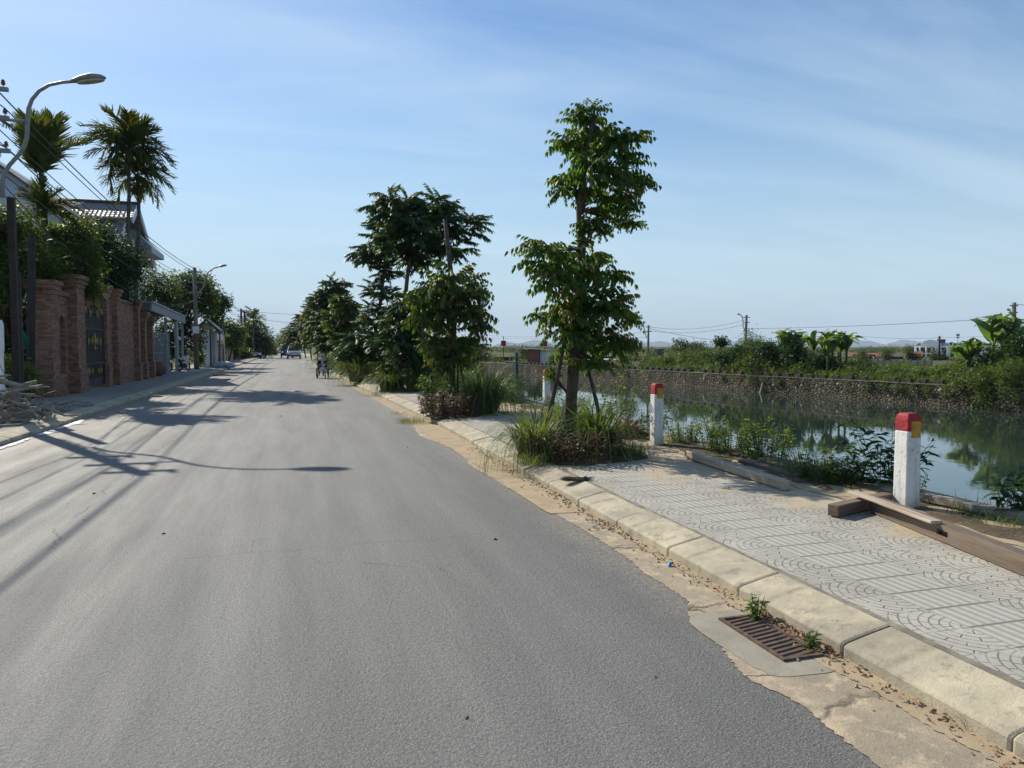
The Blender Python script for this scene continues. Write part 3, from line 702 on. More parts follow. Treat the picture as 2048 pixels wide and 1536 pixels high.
# 3
Y3 = 26.3
tr = trunkpx([(797, 790, .09), (800, 720, .085), (806, 640, .08), (814, 560, .072), (822, 500, .06), (820, 450, .05), (812, 390, .03)], Y3)
bl = blobpx([(797, 402, 42, 24), (870, 408, 38, 20), (800, 430, 50, 32), (868, 440, 48, 34), (920, 455, 38, 30), (830, 470, 52, 34), (900, 490, 40, 24), (790, 490, 36, 28), (855, 510, 42, 24), (825, 520, 30, 20),
             (815, 610, 30, 26), (812, 650, 40, 30), (800, 690, 46, 36), (832, 690, 34, 32), (805, 735, 42, 32), (838, 735, 26, 26), (830, 600, 26, 24), (850, 650, 26, 26)], Y3, .35, .95, 1.0)
pinnate_tree('street_tree', 'third street tree with tall open palm-like tiers spreading over its neighbours', base_of(tr), tr, bl, M_['leafB'], ROW, dens=1.0, frL=.95, templ=FRS, young=.04)
# 4
Y4 = 33.5
tr = trunkpx([(735, 770, .085), (745, 700, .08), (756, 640, .075), (762, 590, .07), (770, 540, .06), (772, 480, .04)], Y4)
bl = blobpx([(765, 460, 30, 24), (750, 500, 40, 28), (790, 500, 30, 24), (735, 520, 26, 18), (775, 545, 34, 24), (755, 585, 26, 18), (780, 590, 20, 18), (748, 625, 28, 18), (775, 640, 18, 18), (735, 690, 44, 32), (765, 690, 32, 36), (728, 735, 34, 28), (762, 738, 32, 26), (742, 660, 30, 24), (706, 712, 26, 24)], Y4, .4, .95, .96)
pinnate_tree('street_tree', 'fourth street tree with a tall leaning trunk and thin separate leaf tiers', base_of(tr), tr, bl, M_['leafB'], ROW, dens=.9, frL=.85, templ=FRS, young=.03)
far_row = [  # Y, trunk px bottom/top, blobs, material, label
 (41.5, (694, 757), (690, 590), [(688, 612, 24, 18), (680, 640, 28, 22), (700, 645, 20, 22), (686, 672, 24, 16), (690, 700, 20, 16), (700, 725, 18, 14)], 'leafO', 'fifth street tree with a rounded olive crown'),
 (50, (672, 742), (664, 575), [(662, 572, 26, 18), (655, 600, 28, 22), (672, 620, 30, 26), (650, 640, 22, 20), (668, 660, 26, 18), (665, 690, 22, 16), (650, 670, 20, 16)], 'leafB', 'sixth street tree with a dark peaked crown behind the olive one'),
 (60, (652, 735), (645, 590), [(640, 600, 20, 16), (634, 625, 24, 18), (648, 645, 24, 20), (630, 655, 18, 18), (642, 678, 22, 12)], 'leafO', 'seventh street tree with an uneven yellowish crown'),
 (70, (637, 728), (624, 610), [(622, 618, 16, 14), (618, 642, 20, 16), (632, 655, 18, 16), (624, 676, 20, 14)], 'leafB', 'eighth street tree with a low dense feathery crown'),
 (82, (624, 722), (610, 628), [(608, 634, 14, 12), (606, 655, 18, 14), (616, 672, 18, 14), (604, 682, 12, 8)], 'leafB', 'ninth street tree with a small dark crown behind the parked cars'),
 (97, (612, 717), (598, 640), [(594, 650, 12, 11), (592, 668, 16, 12), (602, 684, 16, 10)], 'leafB', 'tenth street tree with a narrow crown above the parked cars'),
]
for Y, b0, t0, bp, mt, lab in far_row:
    tr = trunkpx([(b0[0], b0[1], .09), ((b0[0] + t0[0]) / 2, (b0[1] + t0[1]) / 2, .075), (t0[0], t0[1], .03)], Y)
    pinnate_tree('street_tree', lab, base_of(tr), tr, blobpx([(a_ + 2, b_ + 2, c_ * 1.06, d_ * 1.12) for a_, b_, c_, d_ in bp], Y, .4, 1), M_[mt], ROW, dens=1.5, frL=.8, templ=FRS, young=.05, limbs=False)
for i, (Y, px, bp, lab) in enumerate([(125, 590, [(584, 664, 14, 12), (580, 684, 16, 12)], 'rounded roadside tree just beyond the tenth street tree'), (150, 574, [(572, 672, 13, 13), (576, 690, 13, 10)], 'hazy green roadside tree on the inside of the far bend'),
                               (185, 562, [(562, 680, 12, 13), (566, 695, 12, 9)], 'small pale roadside tree hanging over the far bend'), (240, 548, [(549, 694, 12, 7), (545, 701, 14, 6)], 'faint low roadside tree closing the end of the road')]):
    bb = blobpx(bp, Y, .3, 1); c = bb[0][0]; bush_tree('roadside_tree', lab, (c.x, Y, 0), bb, M_['leafD'], 'distant trees around the bend of the road', 1500, .4, tr=.15)
# stakes that prop the young trees
def stake(label, a, b, r=.032):
    a = Vector(a); b = Vector(b); m = MB(); m.tube([Vector((0, 0, 0)), (b - a) * .5 + Vector((.01, .01, 0)), b - a], [r, r * .95, r * .85], 7); o = m.build('wooden_stake', M_['bark'], None, smooth=True, loc=a); return tag(o, label, 'stake', 'stakes propping the street trees')
stake('leaning stake left of the nearest street tree trunk', (*G(1096, 838, .5).xy, .1) if False else PY(1090, 870, Y1 - .1), PY(1137, 640, Y1 - .05), .035)
stake('pale flat stake upright against the nearest street tree trunk', PY(1130, 890, Y1 - .2), PY(1141, 655, Y1 - .14), .024)
stake('leaning stake right of the nearest street tree trunk', PY(1206, 860, Y1 + .1), PY(1163, 690, Y1 + .03), .03)
stake('leaning stake left of the second street tree trunk', PY(885, 800, Y2 - .1), PY(899, 725, Y2 - .05), .03)
stake('leaning stake right of the second street tree trunk', PY(930, 775, Y2 + .1), PY(912, 700, Y2), .03)
stake('brown stake just right of the second street tree trunk', PY(915, 790, Y2 - .2), PY(915, 700, Y2 - .05), .03)
stake('leaning stake right of the third street tree trunk', PY(823, 785, Y3), PY(812, 715, Y3), .035)
for i, (px, pt, Y) in enumerate([(668, 671, 52), (661, 668, 52), (679, 673, 50), (684, 690, 41.5), (702, 694, 41.5)]):
    stake(['thin stake under the sixth street tree', 'leftmost thin stake under the sixth street tree', 'right hand stake under the sixth street tree', 'left stake under the fifth street tree', 'right stake under the fifth street tree'][i], (PY(px, 740, Y).x, Y, .1), PY(pt, 690, Y), .04)

# tree pits: soil, grass and coleus round each trunk
def mound(name, c, rx, ry, h, mat='soil'):
    m = MB(); n = 22; vs = [(0, 0, h)]; r2 = random.Random(int(c[0] * 100))
    for k in (.35, .7, 1.0):
        for i in range(n):
            a = 2 * math.pi * i / n; q = k * (1 + r2.uniform(-.12, .12)); vs.append((rx * q * math.cos(a), ry * q * math.sin(a), h * (1 - k ** 2) + r2.uniform(-.012, .012) * (k < 1)))
    fs = [(0, 1 + i, 1 + (i + 1) % n) for i in range(n)] + [(1 + k*n + i, 1 + (k+1)*n + i, 1 + (k+1)*n + (i+1) % n, 1 + k*n + (i+1) % n) for k in range(2) for i in range(n)]
    m.add(vs, fs); o = m.build(name, M_[mat], None, smooth=True, loc=(c[0], c[1], .139)); return struct(o)
mound('soil', (4.05, 10.1), .95, 1.0, .11); mound('soil', (3.75, 17.5), .9, 1.2, .1); mound('soil', (3.6, 26.2), .8, 1.2, .08); mound('soil', (3.4, 33.3), .8, 1.2, .08)
def P0(px, Y, z=.15): p = PY(px, 700, Y); return Vector((p.x, Y, z))
GC = 'lemongrass clumps in the tree pits'
grass_clump('grass_clump', 'arching pale lemongrass left of the nearest street tree', P0(1065, 9.9, .18), .2, 230, .85, GC, .15)
grass_clump('grass_clump', 'upright dark lemongrass right of the nearest street tree', P0(1196, 9.8, .18), .18, 200, .98, GC)
grass_clump('grass_clump', 'tall lemongrass straight behind the nearest street tree trunk', P0(1135, 10.9, .18), .3, 220, 1.0, GC)
grass_clump('grass_clump', 'low straw-coloured grass spilling over the right foot of the nearest tree pit', P0(1255, 9.6, .17), .25, 170, .32, GC, .2)
grass_clump('grass_clump', 'low dry grass at the kerb side of the nearest tree pit', P0(1060, 9.2, .16), .2, 110, .28, GC, .4)
grass_clump('grass_clump', 'big upright lemongrass right of the second street tree', P0(968, 17.0, .18), .32, 420, 1.25, GC)
grass_clump('grass_clump', 'lemongrass between the second street tree and its big clump', P0(942, 16.8, .18), .22, 200, .85, GC)
grass_clump('grass_clump', 'shaggy grass left of the third street tree', P0(780, 26, .16), .35, 330, 1.15, GC, .1)
grass_clump('grass_clump', 'shaggy grass right of the third street tree', P0(842, 26, .16), .5, 380, 1.1, GC, .1)
grass_clump('grass_clump', 'yellow-green grass at the foot of the fourth street tree', P0(722, 33, .16), .5, 360, 1.3, GC, .12)
grass_clump('grass_clump', 'grass on the water side of the fourth street tree', P0(750, 33.5, .16), .5, 260, 1.2, GC, .12)
grass_clump('grass_clump', 'grass at the foot of the fifth street tree', P0(694, 41, .16), .6, 260, 1.5, GC)
grass_clump('grass_clump', 'grass at the foot of the sixth street tree', P0(672, 50, .16), .7, 260, 1.5, GC)
grass_clump('grass_clump', 'grass at the foot of the seventh street tree', P0(652, 60, .16), .8, 220, 1.6, GC)
grass_clump('grass_clump', 'tall grass at the water edge behind the second street tree', (5.6, 21, .12), .8, 420, 1.1, GC)
grass_clump('grass_clump', 'tall grass at the water edge behind the third street tree', (5.4, 27, .12), 1.2, 500, 1.3, GC)
stem_weed('coleus_plant', 'low reddish coleus in front of the nearest street tree', P0(1150, 9.45, .17), .55, 120, .40, .06, M_['purple'], 'coleus and weeds in the tree pits', 'plant')
stem_weed('coleus_plant', 'magenta-leaved coleus left at the foot of the nearest tree pit', P0(1082, 9.5, .17), .16, 24, .30, .055, M_['purple'], 'coleus and weeds in the tree pits', 'plant')
stem_weed('coleus_plant', 'wide mound of reddish coleus in front of the second street tree', P0(905, 16.3, .17), .72, 130, .5, .075, M_['purple'], 'coleus and weeds in the tree pits', 'plant')
stem_weed('leafy_weed', 'olive bushy weed left of the second street tree', P0(878, 16.9, .17), .35, 60, .85, .09, M_['leafO'], 'coleus and weeds in the tree pits', 'plant')
stem_weed('leafy_weed', 'thin upright weed standing right of the nearest street tree by the water', P0(1238, 10.9, .15), .12, 9, 1.15, .075, M_['leafE'], 'coleus and weeds in the tree pits', 'plant')
stem_weed('leafy_weed', 'green weedy cover under the nearest street tree', P0(1165, 9.9, .2), .45, 50, .3, .06, M_['leafC'], 'coleus and weeds in the tree pits', 'plant')
# weeds at the kerb
grass_clump('grass_clump', 'green weed patch growing in the gutter beyond the nearest tree', G(818, 845, .01) + Vector((.05, 0, 0)), .34, 230, .2, 'gutter weeds', .1)
grass_clump('grass_clump', 'dry weeds along the kerb foot before the gutter patch', G(795, 828, .01), .22, 90, .12, 'gutter weeds', .6)
stem_weed('small_weed', 'little green weed sprouting at the far corner of the drain grate', G(1512, 1238, .01), .03, 7, .14, .045, M_['leafE'], 'kerb weeds', 'weed')
stem_weed('small_weed', 'little green weed sprouting near the near corner of the drain grate', G(1622, 1300, .01), .02, 4, .10, .04, M_['leafE'], 'kerb weeds', 'weed')
grass_clump('dry_grass', 'a few dry grass blades at a kerb joint in the near corner', G(1822, 1402, .01), .02, 7, .09, 'kerb weeds', .7)
grass_clump('dry_grass', 'single thin blades at the last kerb joint', G(1935, 1460, .01), .01, 4, .11, 'kerb weeds', .8)
# plants along the water edge
BK = 'plants along the water edge'
stem_weed('leafy_weed', 'bushy small-leaved weed at the water edge between the two near marker posts', (6.1, 9.55, .12), .34, 48, .55, .065, M_['leafE'], BK, 'plant')
stem_weed('leafy_weed', 'second bushy small-leaved weed beside the pale beam', (6.25, 8.85, .12), .34, 48, .58, .07, M_['leafE'], BK, 'plant')
stem_weed('leafy_weed', 'low leafy weed right of the far white post', (6.0, 10.6, .12), .24, 34, .4, .06, M_['leafE'], BK, 'plant')
stem_weed('leafy_weed', 'large-leaved shrub left of the nearest marker post', (6.5, 6.85, .05), .24, 20, .82, .15, M_['leafB'], BK, 'plant', lw=.34, lean=.75)
stem_weed('leafy_weed', 'dark low weeds in front of the large-leaved shrub', (5.98, 7.1, .12), .34, 60, .32, .07, M_['leafC'], BK, 'plant')
stem_weed('leafy_weed', 'large-leaved shrub at the right edge by the water', (6.3, 5.0, .1), .2, 18, .5, .12, M_['leafB'], BK, 'plant', lw=.4, lean=.5)
stem_weed('leafy_weed', 'withered yellow weed right of the nearest marker post', (5.97, 5.95, .14), .05, 5, .3, .05, M_['leafO'], BK, 'plant')
grass_clump('grass_clump', 'grass tuft left of the nearest marker post', (5.95, 7.4, .13), .3, 170, .34, BK)
grass_clump('grass_clump', 'grass under the right edge shrub', (6.05, 5.15, .13), .3, 200, .2, BK, .1)
grass_clump('grass_clump', 'thin reeds rising between the beam and the water', (6.2, 8.0, .1), .35, 60, .5, BK, .3)
grass_clump('grass_clump', 'grass tuft at the foot of the far white post', (5.8, 10.7, .14), .2, 90, .22, BK, .1)
for i, (x, y, s) in enumerate([(6.2, 12.6, 1), (6.1, 14.2, .9), (6.0, 15.8, 1), (6.2, 19.8, 1.2), (6.1, 23.5, 1.3), (6.1, 31, 1.3), (6.0, 36, 1.4), (6.0, 42, 1.5), (6, 49, 1.6)]):
    stem_weed('leafy_weed', ['low weed behind the debris pile', 'weed at the water edge level with the second lemongrass', 'weed at the water edge below the second street tree', 'tall weed behind the second street tree', 'tall weed by the water near the third street tree', 'waterside weed by the fourth street tree', 'waterside weed beyond the fourth street tree', 'waterside weed by the fifth street tree', 'waterside weed by the sixth street tree'][i], (x, y, .1), .5 * s, int(30 * s), .55 * s, .085, M_['leafE' if i % 2 else 'leafC'], BK, 'plant')
A = Acc(); n = 2600                                    # sparse small weeds over the soil strip
yy_ = 3.5 + rng.random(n) ** 1.5 * 50; pos = np.stack([5.75 + rng.random(n) * .6, yy_, np.full(n, .14)], 1)
for i in range(0, n, 13): grass_tuft(A, pos[i], .12, 16, .14 + .1 * random.random(), (0, 0, 0), .15)
tag(A.build('bank_weeds', M_['grass']), 'sparse short weeds over the earth strip by the canal', 'ground cover', None, 'stuff')

# ================================================================== marker posts, beams, drain
def marker_post(label, base, h=.98, w_=.17, group='red-topped white marker posts along the canal', s=1.0, rz=0.0):
    t = thing('marker_post', label, 'marker post', base, rz, group); a = w_ / 2; hr = h - .17
    prof_ = lambda k, z: [(-a*k, -a*k, z), (a*k, -a*k, z), (a*k, a*k, z), (-a*k, a*k, z)]
    def loft(levels):
        m = MB(); vs = [p for k, z in levels for p in prof_(k, z)]; n = len(levels)
        m.add(vs, [(4*i+j, 4*i+(j+1) % 4, 4*i+4+(j+1) % 4, 4*i+4+j) for i in range(n-1) for j in range(4)] + [(3, 2, 1, 0), (4*n-4, 4*n-3, 4*n-2, 4*n-1)]); return m
    loft([(1.06, -.1), (1.04, .1), (1.0, hr)]).build('shaft', M_['wpaint'], t, bevel=.012)
    loft([(1.0, hr), (.985, h - .06), (.9, h - .022), (.66, h)]).build('cap', M_['red'], t, bevel=.006)
    MB().box((a * .15, -a - .001, h - .155), (w_ * .66, .006, .16)).build('reflector', M_['yellow'], t)
    return t
RZ = R(-1)
marker_post('nearest white marker post with red cap and yellow patch between beam and water', (G(1812, 1014, .14).x, G(1812, 1014, .14).y, .12), .94, .162)
marker_post('second white marker post, with red cap, right of the nearest street tree', (G(1313, 890, .14).x, G(1313, 890, .14).y, .14), .98, .155)
marker_post('white marker post half hidden behind the nearest street tree trunk', (PY(1093, 820, 18.2).x, 18.2, .12), .98, .16)
marker_post('white marker post seen between the third and second street trees', (PY(850, 770, 31.0).x, 31.0, .12), 1.0, .18)
p = G(1316, 902, .14); struct(MB().box((0, 0, 0), (.55, .5, .12)).build('post_footing', M_['coping'], None, bevel=.02, loc=(p.x, p.y, .09)))

def beam(name, label, a, b, w_, h, mat, cat='timber beam', parent=None, roll=0):
    a = Vector(a); b = Vector(b); d = b - a; L = d.length; m = MB(); r2 = random.Random(int(L * 97)); n = 8; vs = []
    for i in range(n + 1):
        y = L * i / n; jx = r2.uniform(-.004, .004); jz = r2.uniform(-.003, .003)
        vs += [(-w_/2+jx, y, -h/2+jz), (w_/2+jx, y, -h/2+jz), (w_/2+jx, y, h/2+jz), (-w_/2+jx, y, h/2+jz)]
    m.add(vs, [(4*i+j, 4*i+(j+1) % 4, 4*i+4+(j+1) % 4, 4*i+4+j) for i in range(n) for j in range(4)] + [(3, 2, 1, 0), (4*n, 4*n+1, 4*n+2, 4*n+3)])
    o = m.build(name, M_[mat], parent, bevel=.006, loc=a); o.rotation_euler = d.to_track_quat('Y', 'Z').to_euler(); o.rotation_euler.rotate_axis('Y', roll)
    if not parent: tag(o, label, cat)
    return o
bm1 = beam('timber_beam', 'bleached pale timber beam lying along the outer edge of the pavement', (*G(1376, 914, .16).xy, .205), (*G(1574, 978, .16).xy, .20), .11, .10, 'woodpale')
# the long mortised beam (with its slot) and the pieces on it
a = G(1752, 1012, .2); b = G(2150, 1170, .2); a.z = .215; b.z = .215
t = thing('mortised_beam', 'long brown timber beam with a mortise slot running out of the picture at right', 'timber beam', a, 0)
d = (b - a); L = d.length; q = d.to_track_quat('Y', 'Z').to_euler(); t.rotation_euler = q
ms = (G(1900, 1066, .2) - a).length; mw = .14; Wb = .13; Hb = .13
for y0, y1, z0, z1 in ((0, ms, -Hb/2, Hb/2), (ms, ms + mw, -Hb/2, -.02), (ms, ms + mw, .025, Hb/2), (ms + mw, L, -Hb/2, Hb/2)):
    o = MB().box((0, (y0+y1)/2, (z0+z1)/2), (Wb, y1-y0-.0005, z1-z0)).build('beam_section', M_['wood'], t)
MB().box((.03, ms + mw/2, 0.0025), (.02, mw, .043)).build('mortise_shade', M_['gate'], t)  # near-black sheet, the shade inside the slot put in as colour
beam('plank', 'thin bleached plank lying on top of the long brown beam', (*G(1705, 985, .29).xy, .295), (*G(1873, 1046, .29).xy, .296), .10, .025, 'woodpale', 'plank')
sb = beam('short_post', 'short square brown timber pointing at the pavement from the long beam', (*G(1665, 1022, .2).xy, .205), (*G(1775, 997, .2).xy, .205), .105, .105, 'wood', 'timber block')
beam('timber_board', 'dark flat board half buried along the canal edge behind the pale beam', (5.75, 8.6, .155), (5.72, 7.35, .155), .16, .06, 'wood', 'plank')
beam('timber_board', 'weathered board against the canal edge in front of the shrubs', (6.02, 5.9, .20), (6.25, 4.2, .20), .14, .07, 'driftwood', 'plank')
# drain grate
g0 = G(1446, 1243, 0); 
cx = 2.56; gy0, gy1 = 3.33, 3.97; gw = .235
cx = (G(1512, 1290, 0).x + G(1560, 1270, 0).x) / 2 + .015
t = thing('drain_grate', 'rusty iron drain grate in the concrete gutter', 'drain', (cx, (gy0 + gy1) / 2, .004)); hl = (gy1 - gy0) / 2
m = MB(); m.box((-gw/2, 0, .008), (.022, 2*hl, .016)); m.box((gw/2, 0, .008), (.022, 2*hl, .016)); m.box((0, -hl + .011, .008), (gw - .022, .022, .016)); m.box((0, hl - .011, .008), (gw - .022, .022, .016)); m.build('grate_frame', M_['iron'], t)
nb = 13
for i in range(nb): MB().box((0, -hl + .045 + (2*hl - .09) * i / (nb - 1), .005), (gw - .022, .021, .013), R(12)).build('grate_bar', M_['iron'], t)
MB().box((0, 0, .001), (gw, 2*hl, .002)).build('pit', M_['black'], t)  # flat black sheet painted as the darkness below the bars
m = MB(); vs = []; r2 = random.Random(31); n = 26                          # smooth concrete collar round the grate
for i in range(n):
    a_ = 2 * math.pi * i / n; ex = abs(math.cos(a_)) ** .35 * math.copysign(1, math.cos(a_)); ey = abs(math.sin(a_)) ** .6 * math.copysign(1, math.sin(a_))
    vs.append((min(.27, ex * .24 - .075 + r2.uniform(-.012, .012)), ey * .47 + r2.uniform(-.015, .015), 0))
m.add([(0, 0, 0)] + vs, [(0, 1 + i, 1 + (i + 1) % n) for i in range(n)]); struct(m.build('grate_collar', simple('collar_concrete', (.30, .275, .215), (.22, .20, .16), 4, .85, .25, bump=.3), None, loc=(cx - .02, (gy0 + gy1) / 2 - .02, .0065)))
# leaf litter by the grate and along the kerb foot
A = Acc(); n = 620
py_ = np.concatenate([rng.uniform(3.25, 4.0, 330), rng.uniform(1.8, 9, n - 330)]); px_ = np.array([xr(y) for y in py_]) - np.abs(rng.normal(0, .045, n)) - .015
pos = np.stack([px_, py_, .012 + rng.random(n) * .02], 1); lv, lq = leaf(1, .5, .4); A.inst(lv, lq, pos, frames(rdirs(n, -.3, .3), .6), rng.uniform(.012, .04, n))
tag(A.build('leaf_litter', M_['dead']), 'dry brown leaves and crumbs along the foot of the right kerb', 'leaf litter', None, 'stuff')
m = MB(); r2 = random.Random(6)
for i in range(520):
    y = r2.uniform(1.9, 12); x = xr(y) - abs(r2.gauss(0, .09)) - .01; s = r2.uniform(.003, .011) if y < 6 else r2.uniform(.005, .014)
    m.box((x, y, .008 + s * .3), (s * r2.uniform(1, 2), s * 1.3, s), r2.uniform(0, 3), Matrix.Rotation(r2.uniform(0, 3), 4, Vector((r2.random(), r2.random(), r2.random())).normalized()))
tag(m.build('gravel_crumbs', M_['sand']), 'small crumbs of mortar and gravel in the right gutter', 'gravel', None, 'stuff')
A = Acc(); n = 34; pos = np.stack([rng.uniform(-4.3, 2.0, n), rng.uniform(3, 22, n), np.full(n, .008)], 1); A.inst(lv, lq, pos, frames(rdirs(n, -.1, .1), .4), rng.uniform(.015, .07, n)); tag(A.build('fallen_leaves', M_['dead']), 'a few dry leaves scattered over the asphalt', 'fallen leaves', None, 'stuff')
p = G(1336, 1133, .01); m = MB(); m.add([(0, 0, 0), (.05, .01, .012), (.045, .035, .02), (.01, .04, .006), (.028, .02, .03)], [(0, 1, 4), (1, 2, 4), (2, 3, 4), (3, 0, 4)]); tag(m.build('plastic_scrap', M_['cyan'], None, loc=p), 'tiny blue scrap of plastic at the right kerb foot', 'litter')
# piles of wood / rubble
def stick_pile(name, label, c, rx, ry, h, n, mat, rmin, rmax, Lmin, Lmax, seed, cat='wood pile'):
    m = MB(); r2 = random.Random(seed)
    for i in range(n):
        x = r2.gauss(0, rx * .45); y = r2.gauss(0, ry * .45); f = max(0, 1 - (x / rx) ** 2 - (y / ry) ** 2); z = r2.uniform(.02, .05 + h * f)
        a_ = r2.uniform(0, 3.14); el_ = r2.uniform(-.5, .95); L = r2.uniform(Lmin, Lmax); r_ = r2.uniform(rmin, rmax) * (1 if i > n * .3 else 1.5)
        d = Vector((math.cos(a_) * math.cos(el_), math.sin(a_) * math.cos(el_), math.sin(el_)))
        p0 = Vector((x, y, z)) - d * L / 2; k = [p0 + d * L * q / 4 + Vector((r2.uniform(-1, 1), r2.uniform(-1, 1), r2.uniform(-1, 1))) * L * .10 for q in range(5)]
        for q in k: q.z = max(q.z, r_)
        m.tube(k, [r_ * (1 - .13 * q) * r2.uniform(.85, 1.1) for q in range(5)], 7)
    return tag(m.build(name, M_[mat], None, smooth=False, loc=c), label, cat)
stick_pile('branch_pile', 'heap of grey dead branches and roots on the left pavement', (-5.95, 17.9, .14), .75, 1.7, .85, 70, 'driftwood', .014, .06, .4, 1.5, 5)
for i in range(22):
    r2 = random.Random(900 + i); a_ = r2.uniform(0, 3.14); L = r2.uniform(.5, 1.5); q_ = r2.uniform(.012, .035); m = MB(); m.tube([(-math.cos(a_) * L / 2 + k * math.cos(a_) * L / 4 + r2.uniform(-.04, .04), -math.sin(a_) * L / 2 + k * math.sin(a_) * L / 4 + r2.uniform(-.04, .04), q_ + r2.uniform(0, .05)) for k in range(5)], [q_, q_, q_ * .9, q_ * .7, q_ * .5], 6)
    tag(m.build('dead_stick', M_['driftwood'], None, loc=(-5.85 + r2.gauss(0, .4), 20.8 + r2.gauss(0, .9), .137)), 'loose dead grey stick lying between the branch heap and the left brick wall', 'stick', 'loose dead sticks before the left brick wall')
stick_pile('branch_pile', 'short dark roots and wood scraps right of the nearest tree pit', (5.35, 11.6, .14), .42, .5, .25, 34, 'woodend', .02, .06, .2, .6, 15)
stick_pile('driftwood_log', 'pale logs lying beyond the second tree pit by the water', (5.1, 14.2, .14), .5, .35, .12, 9, 'driftwood', .03, .07, .6, 1.3, 18)
A = Acc(); n = 520; p_ = G(1165, 962, .14); aa = rng.normal(0, .16, n); bt = (BL[0][0][:, [2, 1, 0]] * [1, 1, .15], BL[0][1]); pos = np.stack([rng.uniform(-.05, .03, n), rng.normal(0, .014, n), .006 + rng.random(n) * .035], 1)
A.inst(*bt, pos, frames(np.stack([-np.cos(aa), np.sin(aa), rng.normal(0, .03, n)], 1), .4), rng.uniform(.18, .30, n), np.full(n, .5))
aa = rng.normal(0, .05, 120); A.inst(*bt, pos[:120] * [1, .7, 1], frames(np.stack([np.cos(aa), np.sin(aa), np.zeros(120)], 1), .4), rng.uniform(.12, .17, 120), np.full(120, .5))
br = thing('broom', 'worn handleless twig broom lying on the kerb side in front of the nearest tree pit', 'broom', p_, R(-6)); A.build('twigs', leafmat('broom_twig', (.15, .11, .075), (.07, .05, .035), trans=.05, young=(.2, .15, .10)), br); MB().lathe([(.026, 0), (.03, .015), (.026, .03)], 10, (.02, 0, .028), Matrix.Rotation(math.pi/2, 4, 'Y')).build('binding', M_['black'], br)
# ================================================================== far bank
def Dw(px): return float(np.interp(px, [900, 1034, 1300, 1425, 1476, 1573, 1690, 1751, 1889, 1951, 2048, 2200], [118, 107, 76, 67, 61.5, 58, 53.7, 50.7, 46, 44, 41.5, 38]))
def bd(lst, off, yk=.8):
    out = []
    for px, py, rx, ry in lst:
        D = Dw(px) + off; out.append((PD(px, py, D), rx * D / F, rx * D / F * yk, ry * D / F))
    return out
A = Acc(); r_ = random.Random(17)                     # the rank growth behind the coping teeth
keys = ([1285, 1340, 1440, 1500, 1560, 1640, 1700, 1800, 1880, 1960, 2060], [716, 706, 701, 692, 695, 706, 728, 731, 729, 718, 706])
for i in range(640):
    px = r_.uniform(1285, 2070); top_ = float(np.interp(px, *keys)); off = 1.0 + 11 * r_.random() ** 1.3
    D = Dw(px) + off; lo = HZ + (H - TZ) * F / D; g = PD(px, lo, D)
    hmax = (.62 + .5 * (math.sin(px * .043) * math.sin(px * .0171 + 1) + .35 * math.sin(px * .11 + off))) * max(.35, (lo - top_ + 6) * D / F) * 1.25 * (.38 + .62 * min(1, off / 5)) * r_.uniform(.6, 1.08); w_ = r_.uniform(.5, 1.2)
    leafy_cloud(A, (g.x, g.y, TZ + hmax * .5), (w_, w_, hmax * .5), int(130 * w_ * (hmax + .3)), .20, (0, 0, 0), clump=6, shell=.3)
tag(A.build('undergrowth', M_['leafC']), 'rank green undergrowth and creepers behind the toothed wall', 'undergrowth', None, 'stuff')
A = Acc()
for i in range(1500):
    px = r_.uniform(1285, 2070); D = Dw(px) + r_.uniform(.5, 26); g = PD(px, 760, D); grass_tuft(A, (g.x, g.y, TZ + .05), .6, 14, r_.uniform(.6, 1.2), (0, 0, 0), .15, 2.5)
tag(A.build('tall_grass', M_['grass']), 'tall grass over the waste ground beyond the far wall', 'grass', None, 'stuff')
A = Acc()                                              # creepers hanging over the wall
for px, w_, n in ((1320, .8, 200), (1390, .7, 160), (1450, .6, 160), (1505, .7, 200), (1560, .6, 150), (1625, .7, 200), (1680, .8, 220), (1740, .7, 200), (1800, .8, 220), (1860, .7, 200), (1350, .9, 260), (1362, .6, 120), (1422, .8, 260), (1596, .7, 260), (1530, .4, 60), (1715, .5, 120), (1830, .5, 120), (1900, .8, 220), (1470, .4, 80), (1650, .4, 70), (1770, .5, 100)):
    D = Dw(px); g = PD(px, 760, D); leafy_cloud(A, (g.x - .15, g.y, TZ - .25), (w_ * .4, w_ * .7, w_ * .6), n, .16, (0, 0, 0), shell=.2)
tag(A.build('creepers', M_['leafC']), 'creepers hanging over the rubble wall face', 'creeper', None, 'stuff')
bush_tree('bush', 'large dark bush overhanging the water at the right end of the wall', bd([(1990, 790, 1, 1)], .3)[0][0].xy.to_3d() + Vector((0, 0, -1)), bd([(1930, 772, 34, 28), (1985, 790, 44, 44), (2040, 780, 44, 44), (1965, 755, 40, 26), (2030, 740, 46, 30), (2080, 790, 40, 50)], .3), M_['leafC'], None, 9000, .15, 'bush', tr=.05, shell=.35)
bush_tree('bush', 'tall dark shrub mass behind the bananas on the far bank', bd([(1510, 745, 1, 1)], 4)[0][0], bd([(1500, 718, 38, 28), (1545, 722, 38, 30), (1595, 724, 38, 28), (1645, 724, 36, 26), (1480, 704, 28, 16), (1535, 698, 34, 16), (1590, 702, 34, 16), (1455, 722, 24, 20)], 3.5), M_['leafB'], None, 18000, .22, 'bush', tr=.06, shell=.2)
bush_tree('bush', 'shaggy bush at the left end of the toothed wall', bd([(1250, 765, 1, 1)], -2)[0][0], bd([(1248, 722, 26, 24), (1225, 740, 24, 24), (1262, 745, 22, 24), (1210, 760, 18, 14), (1240, 765, 20, 10)], -2), M_['leafC'], None, 4000, .2, 'bush', tr=.06, shell=.3)
